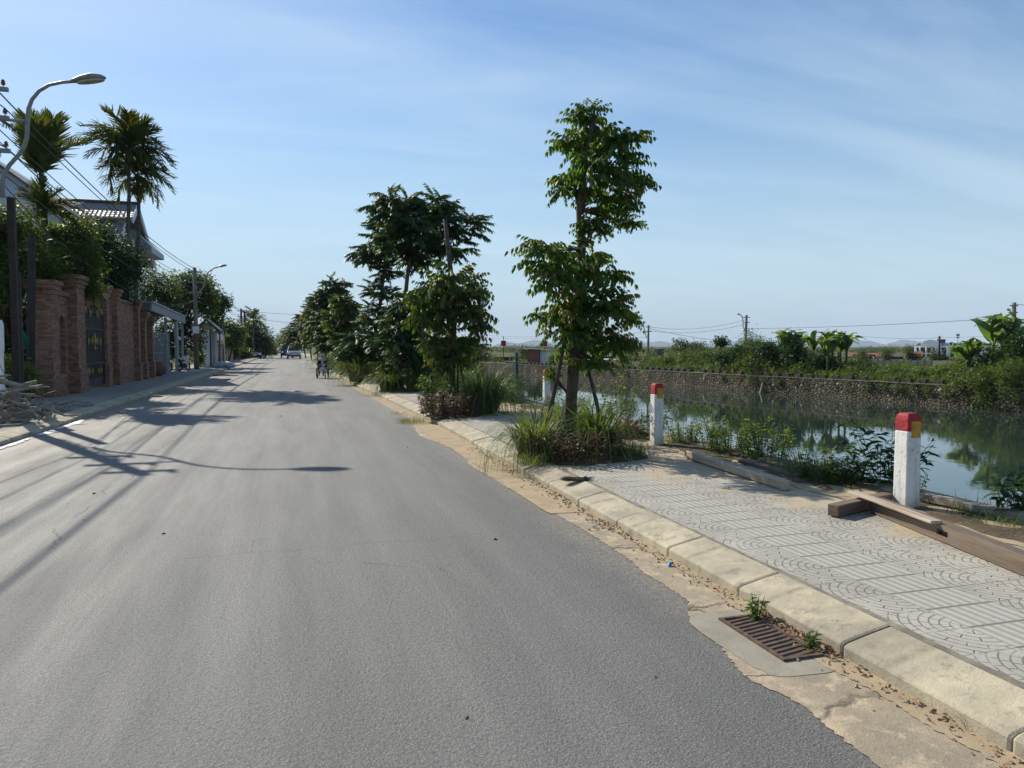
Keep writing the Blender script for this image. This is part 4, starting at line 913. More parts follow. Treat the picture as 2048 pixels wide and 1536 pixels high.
bush_tree('bush', 'low green bush beside the corrugated shack', bd([(1110, 748, 1, 1)], 0)[0][0], bd([(1108, 722, 18, 18), (1128, 735, 16, 18), (1095, 742, 10, 12)], -1), M_['leafC'], None, 1800, .3, 'bush', tr=.06, shell=.3)
bush_tree('waterside_tree', 'wide dark tree behind the second street tree at the end of the canal', PD(935, 735, 118), [(PD(px, py, 118), rx * .08, rx * .06, ry * .08) for px, py, rx, ry in [(900, 690, 40, 26), (945, 690, 36, 22), (870, 700, 40, 20), (930, 715, 50, 22), (965, 712, 30, 18), (840, 715, 40, 24)]], M_['leafD'], None, 6500, .38, tr=.2, shell=.3)
bush_tree('waterside_tree', 'grey-green tree behind the left red board', PD(1052, 728, 122), [(PD(px, py, 122), rx * .08, rx * .06, ry * .08) for px, py, rx, ry in [(1045, 698, 14, 9), (1060, 708, 20, 13), (1040, 718, 20, 14), (1075, 706, 12, 8)]], M_['leafD'], None, 2200, .32, tr=.12, shell=.3)
bush_tree('bush', 'dark hanging bush over the water left of the blue-green net', PD(1000, 735, 112), [(PD(px, py, 112), rx * .075, rx * .06, ry * .075) for px, py, rx, ry in [(995, 728, 24, 15), (970, 735, 26, 16), (1045, 728, 22, 12), (1012, 742, 14, 10)]], M_['leafC'], None, 2600, .3, 'bush', tr=.08, shell=.3)
# bananas
def banana_leaf(n=9):
    V = []; Q = []
    for i in range(n + 1):
        s = i / n; w_ = .105 * (math.sin(math.pi * min(1, max(0, (s - .12) / .88)) ** .75) ** .6 if s > .12 else .08) + .006
        x = s * (1 - .18 * s * s); z = .30 * math.sin(s * 2.0) - .34 * s ** 3
        j = .04 * math.sin(i * 5.1)
        V += [(x, -w_, z + w_ * .45 + j), (x, 0, z), (x, w_, z + w_ * .45 - j)]
    for i in range(n): Q += [(3*i, 3*i+1, 3*i+4, 3*i+3), (3*i+1, 3*i+2, 3*i+5, 3*i+4)]
    return np.array(V), np.array(Q)
BAN = banana_leaf()
def banana(label, base, h, nst, spread, seed, group='banana clumps on the far bank'):
    base = Vector(base); t = thing('banana_plant', label, 'banana plant', base, 0, group); r2 = random.Random(seed); A = Acc(); m = MB()
    for k in range(nst):
        a = r2.uniform(0, 6.28); p = Vector((math.cos(a), math.sin(a) * .7, 0)) * spread * r2.uniform(.1, 1) * (k > 0); hh = h * r2.uniform(.8, 1.05)
        m.tube([p, p + Vector((0, 0, hh * .6)), p + Vector((.02, 0, hh * .62))], [.11, .08, .05], 8)
        nl = 8; D_ = []; S_ = []
        for q in range(nl):
            b = q * 2.4 + r2.uniform(0, 1); el_ = r2.uniform(.45, 1.45); D_.append((math.cos(b) * math.cos(el_), math.sin(b) * math.cos(el_), math.sin(el_))); S_.append(h * r2.uniform(.5, .72))
        A.inst(BAN[0], BAN[1], np.tile(np.array(p + Vector((0, 0, hh * .6))), (nl, 1)), frames(np.array(D_), .15), S_)
    m.build('pseudostem', M_['leafC'], t, smooth=True); A.build('leaves', M_['banana'], t); return t
def gp(px, D, z=TZ): p = PD(px, 700, D); return (p.x, p.y, z)
bush_tree('bush', 'olive bushes on the far bank left of the papaya tree', gp(1385, 74), bd([(1340, 722, 30, 16), (1375, 716, 30, 18), (1410, 714, 28, 18), (1400, 728, 40, 16)], 5), M_['leafC'], None, 6000, .22, 'bush', tr=.05, shell=.2)
bush_tree('bush', 'low broad green bushes on the far bank below the villa', gp(1800, 54), bd([(1740, 752, 40, 14), (1790, 750, 40, 14), (1850, 752, 40, 15), (1890, 748, 30, 17)], 3), M_['leafC'], None, 7000, .2, 'bush', tr=.05, shell=.2)
banana('banana clump left of the middle of the far bank with blue-grey upright leaves', gp(1583, 62), 3.4, 4, .9, 3)
banana('widest banana clump in the middle of the far bank', gp(1655, 58.0), 3.4, 7, 1.7, 4)
banana('tall banana clump under the big pole at the right edge', gp(2005, 48), 4.1, 5, 1.3, 5)
banana('young banana plant with ragged hanging leaves left of the right-hand clump', gp(1940, 48), 2.8, 3, .7, 6)
banana('banana plant partly cut off by the right edge of the picture', gp(2065, 47), 3.3, 3, .8, 8)
bush_tree('tree', 'dense dark broadleaf tree around the right-hand banana clump', gp(2020, 50), bd([(1985, 720, 40, 34), (2030, 700, 40, 36), (2060, 680, 40, 40), (1945, 742, 30, 20), (2000, 750, 44, 26), (2060, 740, 36, 40)], 4), M_['leafB'], None, 7000, .22, tr=.12, shell=.3)
# papaya and tiered saplings
def palmate(name, label, base, h, rad, tiers, mat, group=None, ls=.32, n=30, flat=.12):
    base = Vector(base); t = thing(name, label, 'tree', base, 0, group); m = MB(); m.tube([Vector((0, 0, 0)), Vector((.03, 0, h * .5)), Vector((0, 0, h))], [.06, .05, .03], 7); A = Acc()
    for k in range(tiers):
        z = h * (1 - .42 * k / max(1, tiers - 1)) if tiers > 1 else h; rr2 = rad * (.6 + .4 * k / max(1, tiers - 1))
        for i in range(7):
            a = i * 2 * math.pi / 7 + k; e = Vector((math.cos(a) * rr2, math.sin(a) * rr2, z - flat * rr2 + random.uniform(-.05, .05))); m.tube([(0, 0, z - .08), Vector((0, 0, z)).lerp(e, .5) + Vector((0, 0, .08)), e], [.015, .012, .006], 4)
            for f in (.55, 1.0): leafy_cloud(A, base + Vector((0, 0, z)).lerp(e, f), (ls * .9, ls * .9, ls * .35), n, ls * .75, base, clump=5, shell=.1, lw=.5)
    m.build('trunk', M_['barkgrey'], t, smooth=True); A.build('crown', mat, t); return t
palmate('papaya_tree', 'papaya tree with an umbrella of drooping leaves left of the lamp pole', gp(1442, 66), 3.0, .75, 2, M_['leafB'], None, .34, 40, .5)
SG = 'tiered saplings on the far bank'
palmate('sapling', 'first tiered sapling on the far bank left of the papaya', gp(1361, 80), 3.0, 1.2, 4, M_['leafD'], SG, .3, 22)
palmate('sapling', 'second, paler sapling on the far bank left of the papaya', gp(1380, 84), 2.6, .9, 4, M_['leafC'], SG, .3, 18)
palmate('sapling', 'third tiered sapling on the far bank left of the papaya', gp(1397, 80), 2.7, 1.2, 3, M_['leafD'], SG, .3, 22)
palmate('sapling', 'sapling standing left of the far bank lamp pole above the shaggy bush', gp(1262, 84), 2.9, .9, 3, M_['leafD'], SG, .3, 22)
VT = 'small trees before the far houses'
for px, py, rx, ry, lab in ((1722, 708, 14, 11, 'small tree in front of the left red roof'), (1772, 708, 14, 11, 'small round tree between the two red roofs'), (1818, 704, 10, 14, 'narrow ragged tree left of the white villa'), (1830, 715, 14, 9, 'low tree at the left corner of the white villa'), (1868, 710, 14, 13, 'tree in front of the white villa entrance'), (1888, 716, 10, 8, 'low bush right of the villa entrance')):
    c = PD(px, py, 128); bush_tree('small_tree', lab, (c.x, c.y, TZ - .1), [(c, rx * .086, rx * .07, ry * .086), (c + Vector((.3, 0, -.8)), rx * .07, rx * .06, ry * .06)], M_['leafD'], VT, 900, .32, tr=.1, shell=.3)
# distant tree line closing the plain
A = Acc()
for i in range(240):
    px = r_.uniform(860, 2300); D = r_.uniform(260, 420); p = PD(px, 700, D); hh = r_.uniform(1.6, 3.4) if px < 1250 or px > 1960 or r_.random() < .15 else r_.uniform(1.0, 2.0); leafy_cloud(A, (p.x, p.y, TZ + hh * .5), (r_.uniform(4, 9), 4, hh * .5), 420, .55, (0, 0, 0), shell=.2)
tag(A.build('distant_wood', M_['leafD']), 'low dark line of distant trees on the plain', 'woodland', None, 'stuff')

# villa and low houses
def villa():
    D = 172; a = PD(1838, 722, D); b = PD(1955, 722, D); cxy = (a + b) / 2; W_ = (b - a).length; rz = math.atan2(-cxy.x, cxy.y) - .12
    t = thing('villa', 'white three-storey villa with dark mansard roof behind the far bank trees', 'house', (cxy.x, cxy.y, TZ), rz)
    k = D / F; z = lambda py: (693 - py) * k + H - TZ
    he = z(694); hr = z(686); MB().box((0, 3, he / 2), (W_, 6, he)).build('walls', M_['villawhite_lit'], t)
    m = MB(); m.box((0, 3, he + .12), (W_ + .6, 6.6, .3)); m.build('cornice', M_['villawhite_lit'], t)
    m = MB(); W2 = W_ / 2 + .1; m.add([(-W2, -.3, he + .28), (W2, -.3, he + .28), (W2, 6.2, he + .28), (-W2, 6.2, he + .28), (-W2 + .7, .5, hr), (W2 - .7, .5, hr), (W2 - .7, 5.4, hr), (-W2 + .7, 5.4, hr)], [(0,1,5,4), (1,2,6,5), (2,3,7,6), (3,0,4,7), (4,5,6,7)]); m.build('roof', M_['slate'], t)
    X_ = lambda px: (px - 1896.5) * k
    m = MB(); m.prism([(X_(1866) + 2.1 * math.cos(q), he + .2 + 1.5 * math.sin(q)) for q in np.linspace(0, math.pi, 12)], -.75, .3); m.build('pediment', M_['villawhite_lit'], t)
    for px in (1852, 1901): 
        m = MB(); m.box((X_(px), -.1, he + .75), (.9, .9, .8)); m.build('dormer', M_['villawhite_lit'], t); m = MB(); m.box((X_(px), -.56, he + .75), (.5, .04, .5)); m.build('dormer_window', M_['glass'], t)
    for r_i, py in enumerate((701, 713)):
        for px in (1843, 1851, 1862, 1872, 1889, 1903, 1921, 1929, 1936, 1947):
            w_ = 1.1 if px in (1851, 1889) else .75; f = MB().box((X_(px), -.03, z(py)), (w_ + .25, .08, 1.55)).build('window', M_['villawhite_lit'], t); MB().box((X_(px), -.08, z(py)), (w_, .05, 1.35)).build('pane', M_['glass'], f)
    for px in (1838.5, 1847, 1858, 1875, 1895): MB().tube([(X_(px), -1.0, 0), (X_(px), -1.0, he)], .16, 8).build('column', M_['villawhite_lit'], t)
    MB().box((X_(1858), -.55, z(707)), (7, 1.0, .25)).build('balcony', M_['villawhite_lit'], t)
    m = MB(); m.box((X_(1880), 3, hr + .4), (1.6, 1.6, 1.0)); m.build('chimney', M_['slate'], t)
    m = MB(); m.tube([(X_(1909), 3, hr - .3), (X_(1909), 3, z(667))], .06, 5); m.box((X_(1909), 3, z(670)), (.7, .05, .5)); m.box((X_(1909), 3, z(675)), (.6, .05, .3)); m.build('antenna', M_['galv'], t)
villa()
def low_house(name, label, px0, px1, ytop, yeave, D, wm='cream', rm='rust_roof'):
    a = PD(px0, 722, D); b = PD(px1, 722, D); c = (a + b) / 2; W_ = (b - a).length; d = (b - a).xy.normalized(); t = thing(name, label, 'house', (c.x, c.y, TZ), math.atan2(d.y, d.x), 'low houses beyond the far bank'); t.rotation_euler[2] = math.atan2(-c.x, c.y); k = D / F
    he = (693 - yeave) * k + H - TZ; hr = (693 - ytop) * k + H - TZ
    MB().box((0, 3, he / 2), (W_, 6, he)).build('walls', M_[wm], t)
    m = MB(); m.add([(-W_/2-.4, -.5, he), (W_/2+.4, -.5, he), (W_/2+.4, 6.5, he), (-W_/2-.4, 6.5, he), (-W_/2-.4, 3, hr), (W_/2+.4, 3, hr)], [(0,1,5,4), (3,4,5,2), (0,4,3), (1,2,5)]); m.build('roof', M_[rm], t)
    for q in (-.25, .2): MB().box((W_ * q, -.03, he * .62), (1.2, .06, 1.1)).build('window', M_['glass'], t)
low_house('low_house', 'long low house with dull red roof behind the small trees', 1698, 1762, 706, 713, 150)
low_house('low_house', 'low house with bright rusty roof right of the round tree', 1783, 1806, 713, 719, 140)
low_house('low_house', 'small house with steep red roof just left of the villa', 1822, 1840, 703, 711, 160, 'cream')
low_house('low_house', 'pale hut with light roof among the far small trees', 1728, 1742, 714, 719, 135, 'white', 'metalroof')
low_house('low_house', 'red-roofed house left of the far lamp pole', 1244, 1290, 709, 716, 118, 'cream')
gw_ = thing('garden_wall', 'low grey block wall with posts in front of the far houses', 'wall', (0, 0, 0)); a = PD(1690, 720, 92); b = PD(1862, 720, 86); n = 14; m = MB(); d = (b - a).xy.normalized(); rz = math.atan2(d.y, d.x); c = (a + b) / 2
m.box((c.x, c.y, -.36), ((b - a).xy.length, .15, .74), rz); m.build('wall_panel', M_['greywall'], gw_)
for i in range(n):
    p = a.lerp(b, i / (n - 1)); MB().box((p.x, p.y - .12, -.25), (.2, .2, 1.0), rz).build('post', M_['coping'], gw_)
# shack, boards, net, pickup
p = PD(1069, 728, 104); t = thing('shack', 'small corrugated shack on top of the far wall', 'shack', (p.x, p.y, -.9), -.5); MB().box((0, 0, 1.1), (1.6, 1.6, 2.2)).build('walls', M_['rust_roof'], t); MB().box((1.4, .3, .95), (1.1, 1.2, 1.9)).build('sheet', M_['white'], t)
m = MB(); m.box((-.6, 0, 2.28), (5.4, 2.4, .07), 0, Matrix.Rotation(R(3), 4, 'Y')); m.build('roof', M_['metalroof'], t)
for px, py, w_, h_, D, z1, lab in ((1007, 687, .72, .78, 112, 672, 'left red board on a thin pole above the canal end'), (1089, 687.5, .86, .8, 112, 684, 'right red board on a pole, beside the nearest street tree')):
    c = PD(px, py, D); t = thing('sign_board', lab, 'sign board', (c.x, c.y, -.8), -.25, 'red boards at the canal end'); m = MB(); m.tube([(0, 0, 0), (0, 0, PD(px, z1, D).z + .8)], .06, 6); m.build('pole', M_['darkpole'], t)
    MB().box((0, -.09, c.z + .8), (w_, .06, h_)).build('board', M_['signred'], t); m = MB()
    for sx, sz, dx, dz in ((0, h_/2 + .025, w_ + .1, .05), (0, -h_/2 - .025, w_ + .1, .05), (w_/2 + .025, 0, .05, h_), (-w_/2 - .025, 0, .05, h_)): m.box((sx, -.09, c.z + .8 + sz), (dx, .07, dz))
    m.build('frame', M_['white'], t)
p = PD(1030, 745, 96); t = thing('fishing_net', 'tall blue-green net frame standing in the canal', 'net', (p.x, p.y, ZW - .3))
m = MB()
for x in (-1.0, 0, 1.0): m.tube([(x * .9, 0, 0), (x * .6, 0, 3.4)], .035, 5)
for z in (.9, 1.8, 2.7, 3.4): m.tube([(-.75, 0, z), (.75, 0, z)], .02, 5)
m.build('frame', M_['galv'], t); m = MB(); m.add([(.1, .02, .3), (.5, .02, .3), (.4, .02, 3.2), (.1, .02, 3.2), (.1, .06, .3), (.5, .06, .3), (.4, .06, 3.2), (.1, .06, 3.2)], [(0,1,2,3), (7,6,5,4), (0,4,5,1), (1,5,6,2), (2,6,7,3), (3,7,4,0)]); m.build('netting', M_['green'], t)
m = MB(); a = PD(1016, 722, 96) ; b = PD(1035, 700, 96); m.tube([Vector((0, 0, 0)), b - a], .03, 5); tag(m.build('bamboo_pole', M_['cream'], None, loc=a), 'thin pale pole slanting up above the net', 'pole')
p = PD(1436, 0, 60); 
m = MB(); a = PD(1519, 788, 59); b = PD(1525, 764, 59.3); m.tube([a - a, (b - a) * .6 + Vector((.02, 0, 0)), (b - a)], [.06, .045, .02], 6); tag(m.build('dead_branch', M_['cream'], None, loc=a), 'pale dead branch leaning against the rubble wall', 'branch')

# ------------------------------------------------------------------ poles and lamps
def arm_pts(base, tip, h0, n=9):
    """swan-neck from a pole side up and over to the lamp"""
    out = []
    for i in range(n + 1):
        f = i / n; a_ = f * math.pi / 2; out.append(Vector((base.x + (tip.x - base.x) * (1 - math.cos(a_)), base.y + (tip.y - base.y) * (1 - math.cos(a_)), base.z + (tip.z - base.z) * math.sin(a_))))
    return out
def lamp_head(parent, a, d, L, w_=.26, name='lamp_head'):
    """a cobra-head luminaire from a along d"""
    q = d.to_track_quat('X', 'Z').to_matrix().to_4x4(); m = MB(); n = 12; st = [(0, .06, .05, 0), (.08, .09, .07, 0), (.3, .15, .10, .02), (.6, .19, .12, .02), (.85, .14, .09, .0), (.97, .06, .045, -.01), (1, .01, .01, -.01)]
    vs = []; s = w_ / .36
    for f, ry, rz_, dz in st:
        for k in range(n):
            c_, s_ = math.cos(2*math.pi*k/n), math.sin(2*math.pi*k/n); vs.append(Matrix.Translation(a) @ q @ Vector((f * L, ry * s * c_, dz * s + (rz_ * s * s_ if s_ > 0 else rz_ * .55 * s * s_))))
    N = len(st); m.add(vs, [(i*n+k, i*n+(k+1) % n, (i+1)*n+(k+1) % n, (i+1)*n+k) for i in range(N-1) for k in range(n)] + [tuple(range(n))[::-1], tuple((N-1)*n+k for k in range(n))])
    h_ = m.build(name, M_['galv'], parent, smooth=True)
    m = MB(); vs = [Matrix.Translation(a) @ q @ Vector((L * (.54 + .40 * math.cos(2*math.pi*k/16)), .135 * s * math.sin(2*math.pi*k/16), z)) for z in (-.03 * s, -.072 * s) for k in range(16)]
    m.add(vs, [tuple(range(16)), tuple(range(31, 15, -1))] + [(k, 16 + k, 16 + (k+1) % 16, (k+1) % 16) for k in range(16)]); m.build('lamp_glass', M_['lamp'], h_, smooth=False)
LG = 'swan-neck street lamps on the left poles'
# the near pole stands just outside the picture; its lamp reaches in
YP = 20.0; pole1 = PY(-20, 560, YP); pb = Vector((pole1.x, YP, .13))
t = thing('utility_pole', 'concrete utility pole at the left edge carrying crossarms and cables', 'utility pole', pb, 0, 'concrete utility poles along the left pavement')
MB().tube([(0, 0, 0), (0, 0, 7.75)], [.17, .11], 12).build('shaft', M_['pole'], t, smooth=True)
for z in (7.5, 6.85, 6.1): MB().box((.05, 0, z), (.9, .09, .09)).build('crossarm', M_['galv'], t)
def insul(t, x, z):
    MB().lathe([(.012, 0), (.012, .05), (.05, .055), (.03, .08), (.055, .09), (.03, .12), (.045, .13), (.02, .17)], 10, (x, 0, z)).build('insulator', M_['terracotta'], t)
for x, z in ((.0, 7.55), (.4, 7.55), (.42, 6.9), (.0, 6.9), (.42, 6.15)): insul(t, x, z)
r2 = random.Random(40); m = MB()
for i in range(9):
    pts_ = [Vector((.14, 0, 6.6))]; 
    for k in range(6): pts_.append(Vector((.17 + .12 * math.sin(k * 1.9 + i) * r2.uniform(.3, 1), r2.uniform(-.12, .12), 6.5 - (k + 1) * r2.uniform(.35, .5))))
    m.tube(pts_, .010, 4)
m.build('cable_tails', M_['wire'], t)
lp = thing('street_lamp', 'nearest street lamp with a long bent grey arm over the left pavement', 'street lamp', PY(5, 372, YP), 0, LG); L0 = lp.location.copy()
pts_ = [PY(x, y, YP) - L0 for x, y in ((5, 395), (5, 370), (8, 348), (19, 330), (38, 309), (49, 292), (54, 273), (55, 241), (57, 218), (64, 199), (78, 182), (98, 170), (122, 165), (147, 163))]
MB().tube(pts_, [.045] * 9 + [.042, .04, .038, .036, .034], 10).build('arm', M_['galv'], lp, smooth=True)
MB().tube([PY(-20, 237, YP) - L0, PY(56, 243, YP) - L0], .035, 8).build('bracket', M_['galv'], lp, smooth=True)
lamp_head(lp, PY(143, 163, YP) - L0, (PY(212, 155, YP) - PY(143, 163, YP)).normalized(), (PY(213, 157, YP) - PY(143, 162, YP)).length, .34)
# two dark square posts in the garden edge
for px0, px1, yt, Y, lab in ((15, 29, 395, 20.5, 'dark square concrete post beside the branch pile, the tallest at the left'), (29, 40, 545, 20.9, 'shorter dark square post joined to the tall one'), (54, 74, 470, 25.2, 'round dark post between the square posts and the brick wall')):
    a = PY(px0, yt, Y); b = PY(px1, yt, Y); w_ = (b - a).x; m = MB()
    if px0 == 54: q0 = PY(57, 700, Y).x - (a.x + b.x) / 2; m.tube([(q0, 0, 0), (0, 0, a.z - .1)], [.12, .10], 10)
    else: m.box((0, 0, (a.z - .1) / 2), (w_, w_, a.z - .1))
    tag(m.build('garden_post', M_['darkpole'], None, loc=((a.x + b.x) / 2, Y, .1)), lab, 'post')
def far_pole(label, px, Y, ytop, lampx, lampy, ybase_z=.13, w_=.15, twin=False):
    top_ = PY(px, ytop, Y); t = thing('utility_pole', label, 'utility pole', (top_.x, Y, ybase_z), 0, 'concrete utility poles along the left pavement')
    MB().tube([(0, 0, 0), (0, 0, top_.z - ybase_z)], [w_ * 1.2, w_ * .8], 10).build('shaft', M_['pole' if not twin else 'darkpole'], t, smooth=True)
    if twin: MB().tube([(.42, 0, 0), (.42, 0, top_.z - ybase_z - .4)], [w_ * 1.2, w_ * .8], 10).build('shaft', M_['darkpole'], t, smooth=True)
    for dz in (.3, 1.0, 1.7): MB().box((0, 0, top_.z - ybase_z - dz), (.9, .1, .1)).build('crossarm', M_['galv'], t)
    for dz in (.25, .95): insul(t, .35, top_.z - ybase_z - dz); insul(t, -.35, top_.z - ybase_z - dz)
    return t, top_
t2, tp2 = far_pole('concrete utility pole with two notice plates beside the white gatehouse', 389, 55.5, 535, 0, 0)
for z, w_, h_, mt in ((2.72, .42, .5, 'white'), (2.15, .42, .5, 'terracotta')): MB().box((.03, -.21, z), (w_, .03, h_)).build('notice_plate', M_[mt], t2)
t3, tp3 = far_pole('pair of dark utility poles standing before the dark tree on the left', 482, 100, 617, 0, 0, twin=True)
def far_lamp(label, Y, pts, hl, group=LG, r_=.045, dpx=None):
    p0 = PY(*pts[0], Y); lp = thing('street_lamp', label, 'street lamp', p0, 0, group); P_ = [PY(x, y, Y) - p0 for x, y in pts]
    MB().tube(P_, r_, 8).build('arm', M_['galv'], lp, smooth=True); e = PY(*hl, Y) - p0; d = e - P_[-1]; lamp_head(lp, P_[-1], d.normalized(), d.length, r_ * 6)
far_lamp('second street lamp arching over from the pole by the white gatehouse', 55.3, [(392, 600), (398, 585), (409, 572), (410, 556), (416, 545), (426, 537), (436, 534)], (454, 530))
far_lamp('third street lamp arching from the pair of dark poles', 99.7, [(488, 650), (493, 637), (493, 630), (497, 623), (503, 619)], (514, 617))
far_lamp('fourth street lamp, a speck above the dark left tree', 165, [(519, 690), (520, 670), (522, 662), (525, 659)], (531, 657))
# far bank poles
FP = 'poles beyond the far bank'
def bank_pole(label, px, D, ytop, lean=0, w_=.16, lamp=None, rm='pole', w_px=None):
    a = PD(px, ytop, D); b = PD(px - lean, 700, D); t = thing('utility_pole', label, 'utility pole', (b.x, b.y, TZ), 0, FP); MB().tube([(0, 0, 0), (a.x - b.x, a.y - b.y, a.z - TZ)], [w_ * 1.15, w_ * .8], 8).build('shaft', M_[rm], t, smooth=True)
    for dz in (.25, .8): MB().box((a.x - b.x, a.y - b.y, a.z - TZ - dz), (.8, .09, .09)).build('crossarm', M_['galv'], t)
    return t, a
b1, B1 = bank_pole('far pole just right of the nearest street tree crown', 1297, 92, 650, 1, .15)
b2, B2 = bank_pole('tall far pole right of the papaya tree', 1493, 82, 630, 3, .16)
b3, B3 = bank_pole('small far pole rising behind the widest banana clump', 1678, 120, 664, 0, .18, rm='darkpole')
b4, B4 = bank_pole('small far pole in front of the white villa', 1879, 125, 672, 0, .17, rm='darkpole')
b5, B5 = bank_pole('big near pole above the bananas at the right edge', 2028, 60, 605, 0, .19)
def bank_lamp(label, D, pts, hl, r_):
    p0 = PD(*pts[0], D); lp = thing('street_lamp', label, 'street lamp', p0, 0, 'street lamps beyond the far bank'); P_ = [PD(x, y, D) - p0 for x, y in pts]
    MB().tube(P_, r_, 6).build('arm', M_['galv'], lp, smooth=True); e = PD(*hl, D) - p0; d = e - P_[-1]; lamp_head(lp, P_[-1], d.normalized(), d.length, r_ * 6)
bank_lamp('far street lamp with a wavy arm on the tall far pole', 82, [(1490, 662), (1486, 652), (1486, 640), (1484, 633), (1480, 629)], (1474, 628), .05)
bank_lamp('far street lamp with a wavy arm by the pole near the street tree', 92, [(1293, 676), (1290, 664), (1289, 658), (1286, 653)], (1281, 651), .05)
bank_lamp('slim far street lamp beside the big right pole', 64, [(2022, 655), (2023, 640), (2023, 628), (2020, 621)], (2013, 618), .05)
bank_lamp('tiny far street lamp right of the small pole behind the bananas', 121, [(1684, 678), (1684, 670), (1688, 665)], (1692, 663), .05)
# ------------------------------------------------------------------ cables
def cable(label, pts, sag, r_=.012, group='overhead cables along the left poles'):
    m = MB(); P_ = []
    for i in range(len(pts) - 1):
        a, b = Vector(pts[i]), Vector(pts[i + 1]); n = 14
        for k in range(n + (i == len(pts) - 2)):
            f = k / n; p = a.lerp(b, f); p.z -= sag * 4 * f * (1 - f) * min(1, (b - a).length / 36); P_.append(p)
    m.tube(P_, r_, 5); tag(m.build('overhead_cable', M_['wire']), label, 'cable', group)
x1 = pb.x
names = ['topmost thick black cable', 'second cable from the top', 'third cable from the top', 'fourth cable from the top', 'fifth cable from the top', 'sixth cable from the top', 'lowest slack cable']
for i, (z1, z2, z3, dx, sg, r_) in enumerate([(7.85, tp2.z - .1, tp3.z - .1, .05, .5, .018), (7.2, tp2.z - .5, tp3.z - .5, .42, .45, .014), (7.0, tp2.z - .8, tp3.z - .8, .0, .6, .014), (6.6, tp2.z - 1.1, tp3.z - 1.1, .1, .5, .012), (6.3, tp2.z - 1.4, tp3.z - 1.4, .42, .8, .016), (5.9, tp2.z - 1.7, tp3.z - 1.7, .1, .7, .013), (5.5, tp2.z - 2.2, tp3.z - 2.1, .05, 1.3, .012)]):
    cable(names[i] + ' running along the left utility poles', [(x1 + dx + .5, -22, z1 - .2), (x1 + dx, YP, z1), (tp2.x + dx * .8, 55.5, z2), (tp3.x + dx * .8, 100, z3), (tp3.x + dx - 1.2, 150, z3 - .3)], sg, r_)
cable('thin service wire from the near pole to the brick gate', [(x1, YP, 5.9), (-7.2, 33, 4.1)], .5, .012); cable('thin looping wire from the gate to the pole by the gatehouse', [(-7.2, 33, 4.15), (tp2.x, 55.5, 4.9)], 1.0, .014)
cable('wire crossing high over the far road from the third pole', [(tp3.x, 100, tp3.z - .2), PY(640, 630, 120)], .3, .02); cable('lower wire crossing over the far road', [(tp3.x, 100, tp3.z - 1.0), PY(690, 652, 120)], .4, .02)
RG = 'overhead cables beyond the far bank'
for i, (a, b, sg, lab) in enumerate([
    (B1 + Vector((0, 0, -.2)), B2 + Vector((0, 0, -.5)), 1.7, 'upper sagging far cable between the two far lamp poles'), (B1 + Vector((0, 0, -.7)), B2 + Vector((0, 0, -1.0)), 1.5, 'lower sagging far cable between the two far lamp poles'),
    (B2 + Vector((0, 0, -1.5)), B5 + Vector((0, 0, -1.2)), .25, 'long straight far cable from the tall far pole to the big right pole'),
    (B3 + Vector((0, 0, -.3)), B4 + Vector((0, 0, -.3)), .7, 'far cable in front of the villa roof'), (B1 + Vector((0, 0, -.4)), B3 + Vector((0, 0, -.3)), 1.6, 'far cable crossing behind the bananas'),
    (B4 + Vector((0, 0, -.2)), PD(2060, 664, 110), .6, 'far cable from the villa pole to the right edge'), (PD(930, 668, 120), B1 + Vector((0, 0, -.9)), .5, 'far cable left of the nearest street tree above the red boards'),
    (PD(930, 674, 120), B1 + Vector((0, 0, -1.5)), .2, 'lower far cable left of the nearest street tree'), (B5 + Vector((0, 0, -.15)), PD(2100, 612, 60), .2, 'short cable leaving the picture from the top of the big right pole'), (B5 + Vector((0, 0, -1.3)), PD(2100, 648, 60), .2, 'low short cable leaving the picture from the big right pole')]):
    cable(lab, [a, b], sg, .02, RG)
# ================================================================== left side: walls, gate, houses
def PX(px, py, X0):
    r, f = ray(px, py); t = X0 / r.x; return Vector((X0, r.y * t, H + r.z * t))
def zAt(py, Y): return PY(200, py, Y).z
xf = -7.0
def pier(parent, x0, x1, y0, y1, h, name='pillar', caps=3, foot=.9):
    m = MB(); cx_, cy_ = (x0 + x1) / 2, (y0 + y1) / 2; m.box((cx_, cy_, h / 2), (x1 - x0, y1 - y0, h)); o = m.build(name, M_['brick'], parent)
    c = MB()
    for i in range(caps): c.box((cx_, cy_, h - .42 + i * .14 + .07 + .001 * i), (x1 - x0 + .07 + .10 * i, y1 - y0 + .07 + .10 * i, .1385))
    c.build('pillar_cap', M_['brick'], o)
    if foot: MB().box((cx_, cy_, foot / 2 - .01), (x1 - x0 + .12, y1 - y0 + .12, foot)).build('pillar_base', M_['brick'], o)
    return o
w1 = thing('brick_wall', 'left old-brick wall with an arched niche and stepped pillar caps', 'brick wall', (0, 0, .13))
pier(w1, -7.76, -7.12, 25.75, 26.4, 3.6, foot=0); pier(w1, -7.55, -6.93, 27.75, 28.7, 3.95, foot=.85)
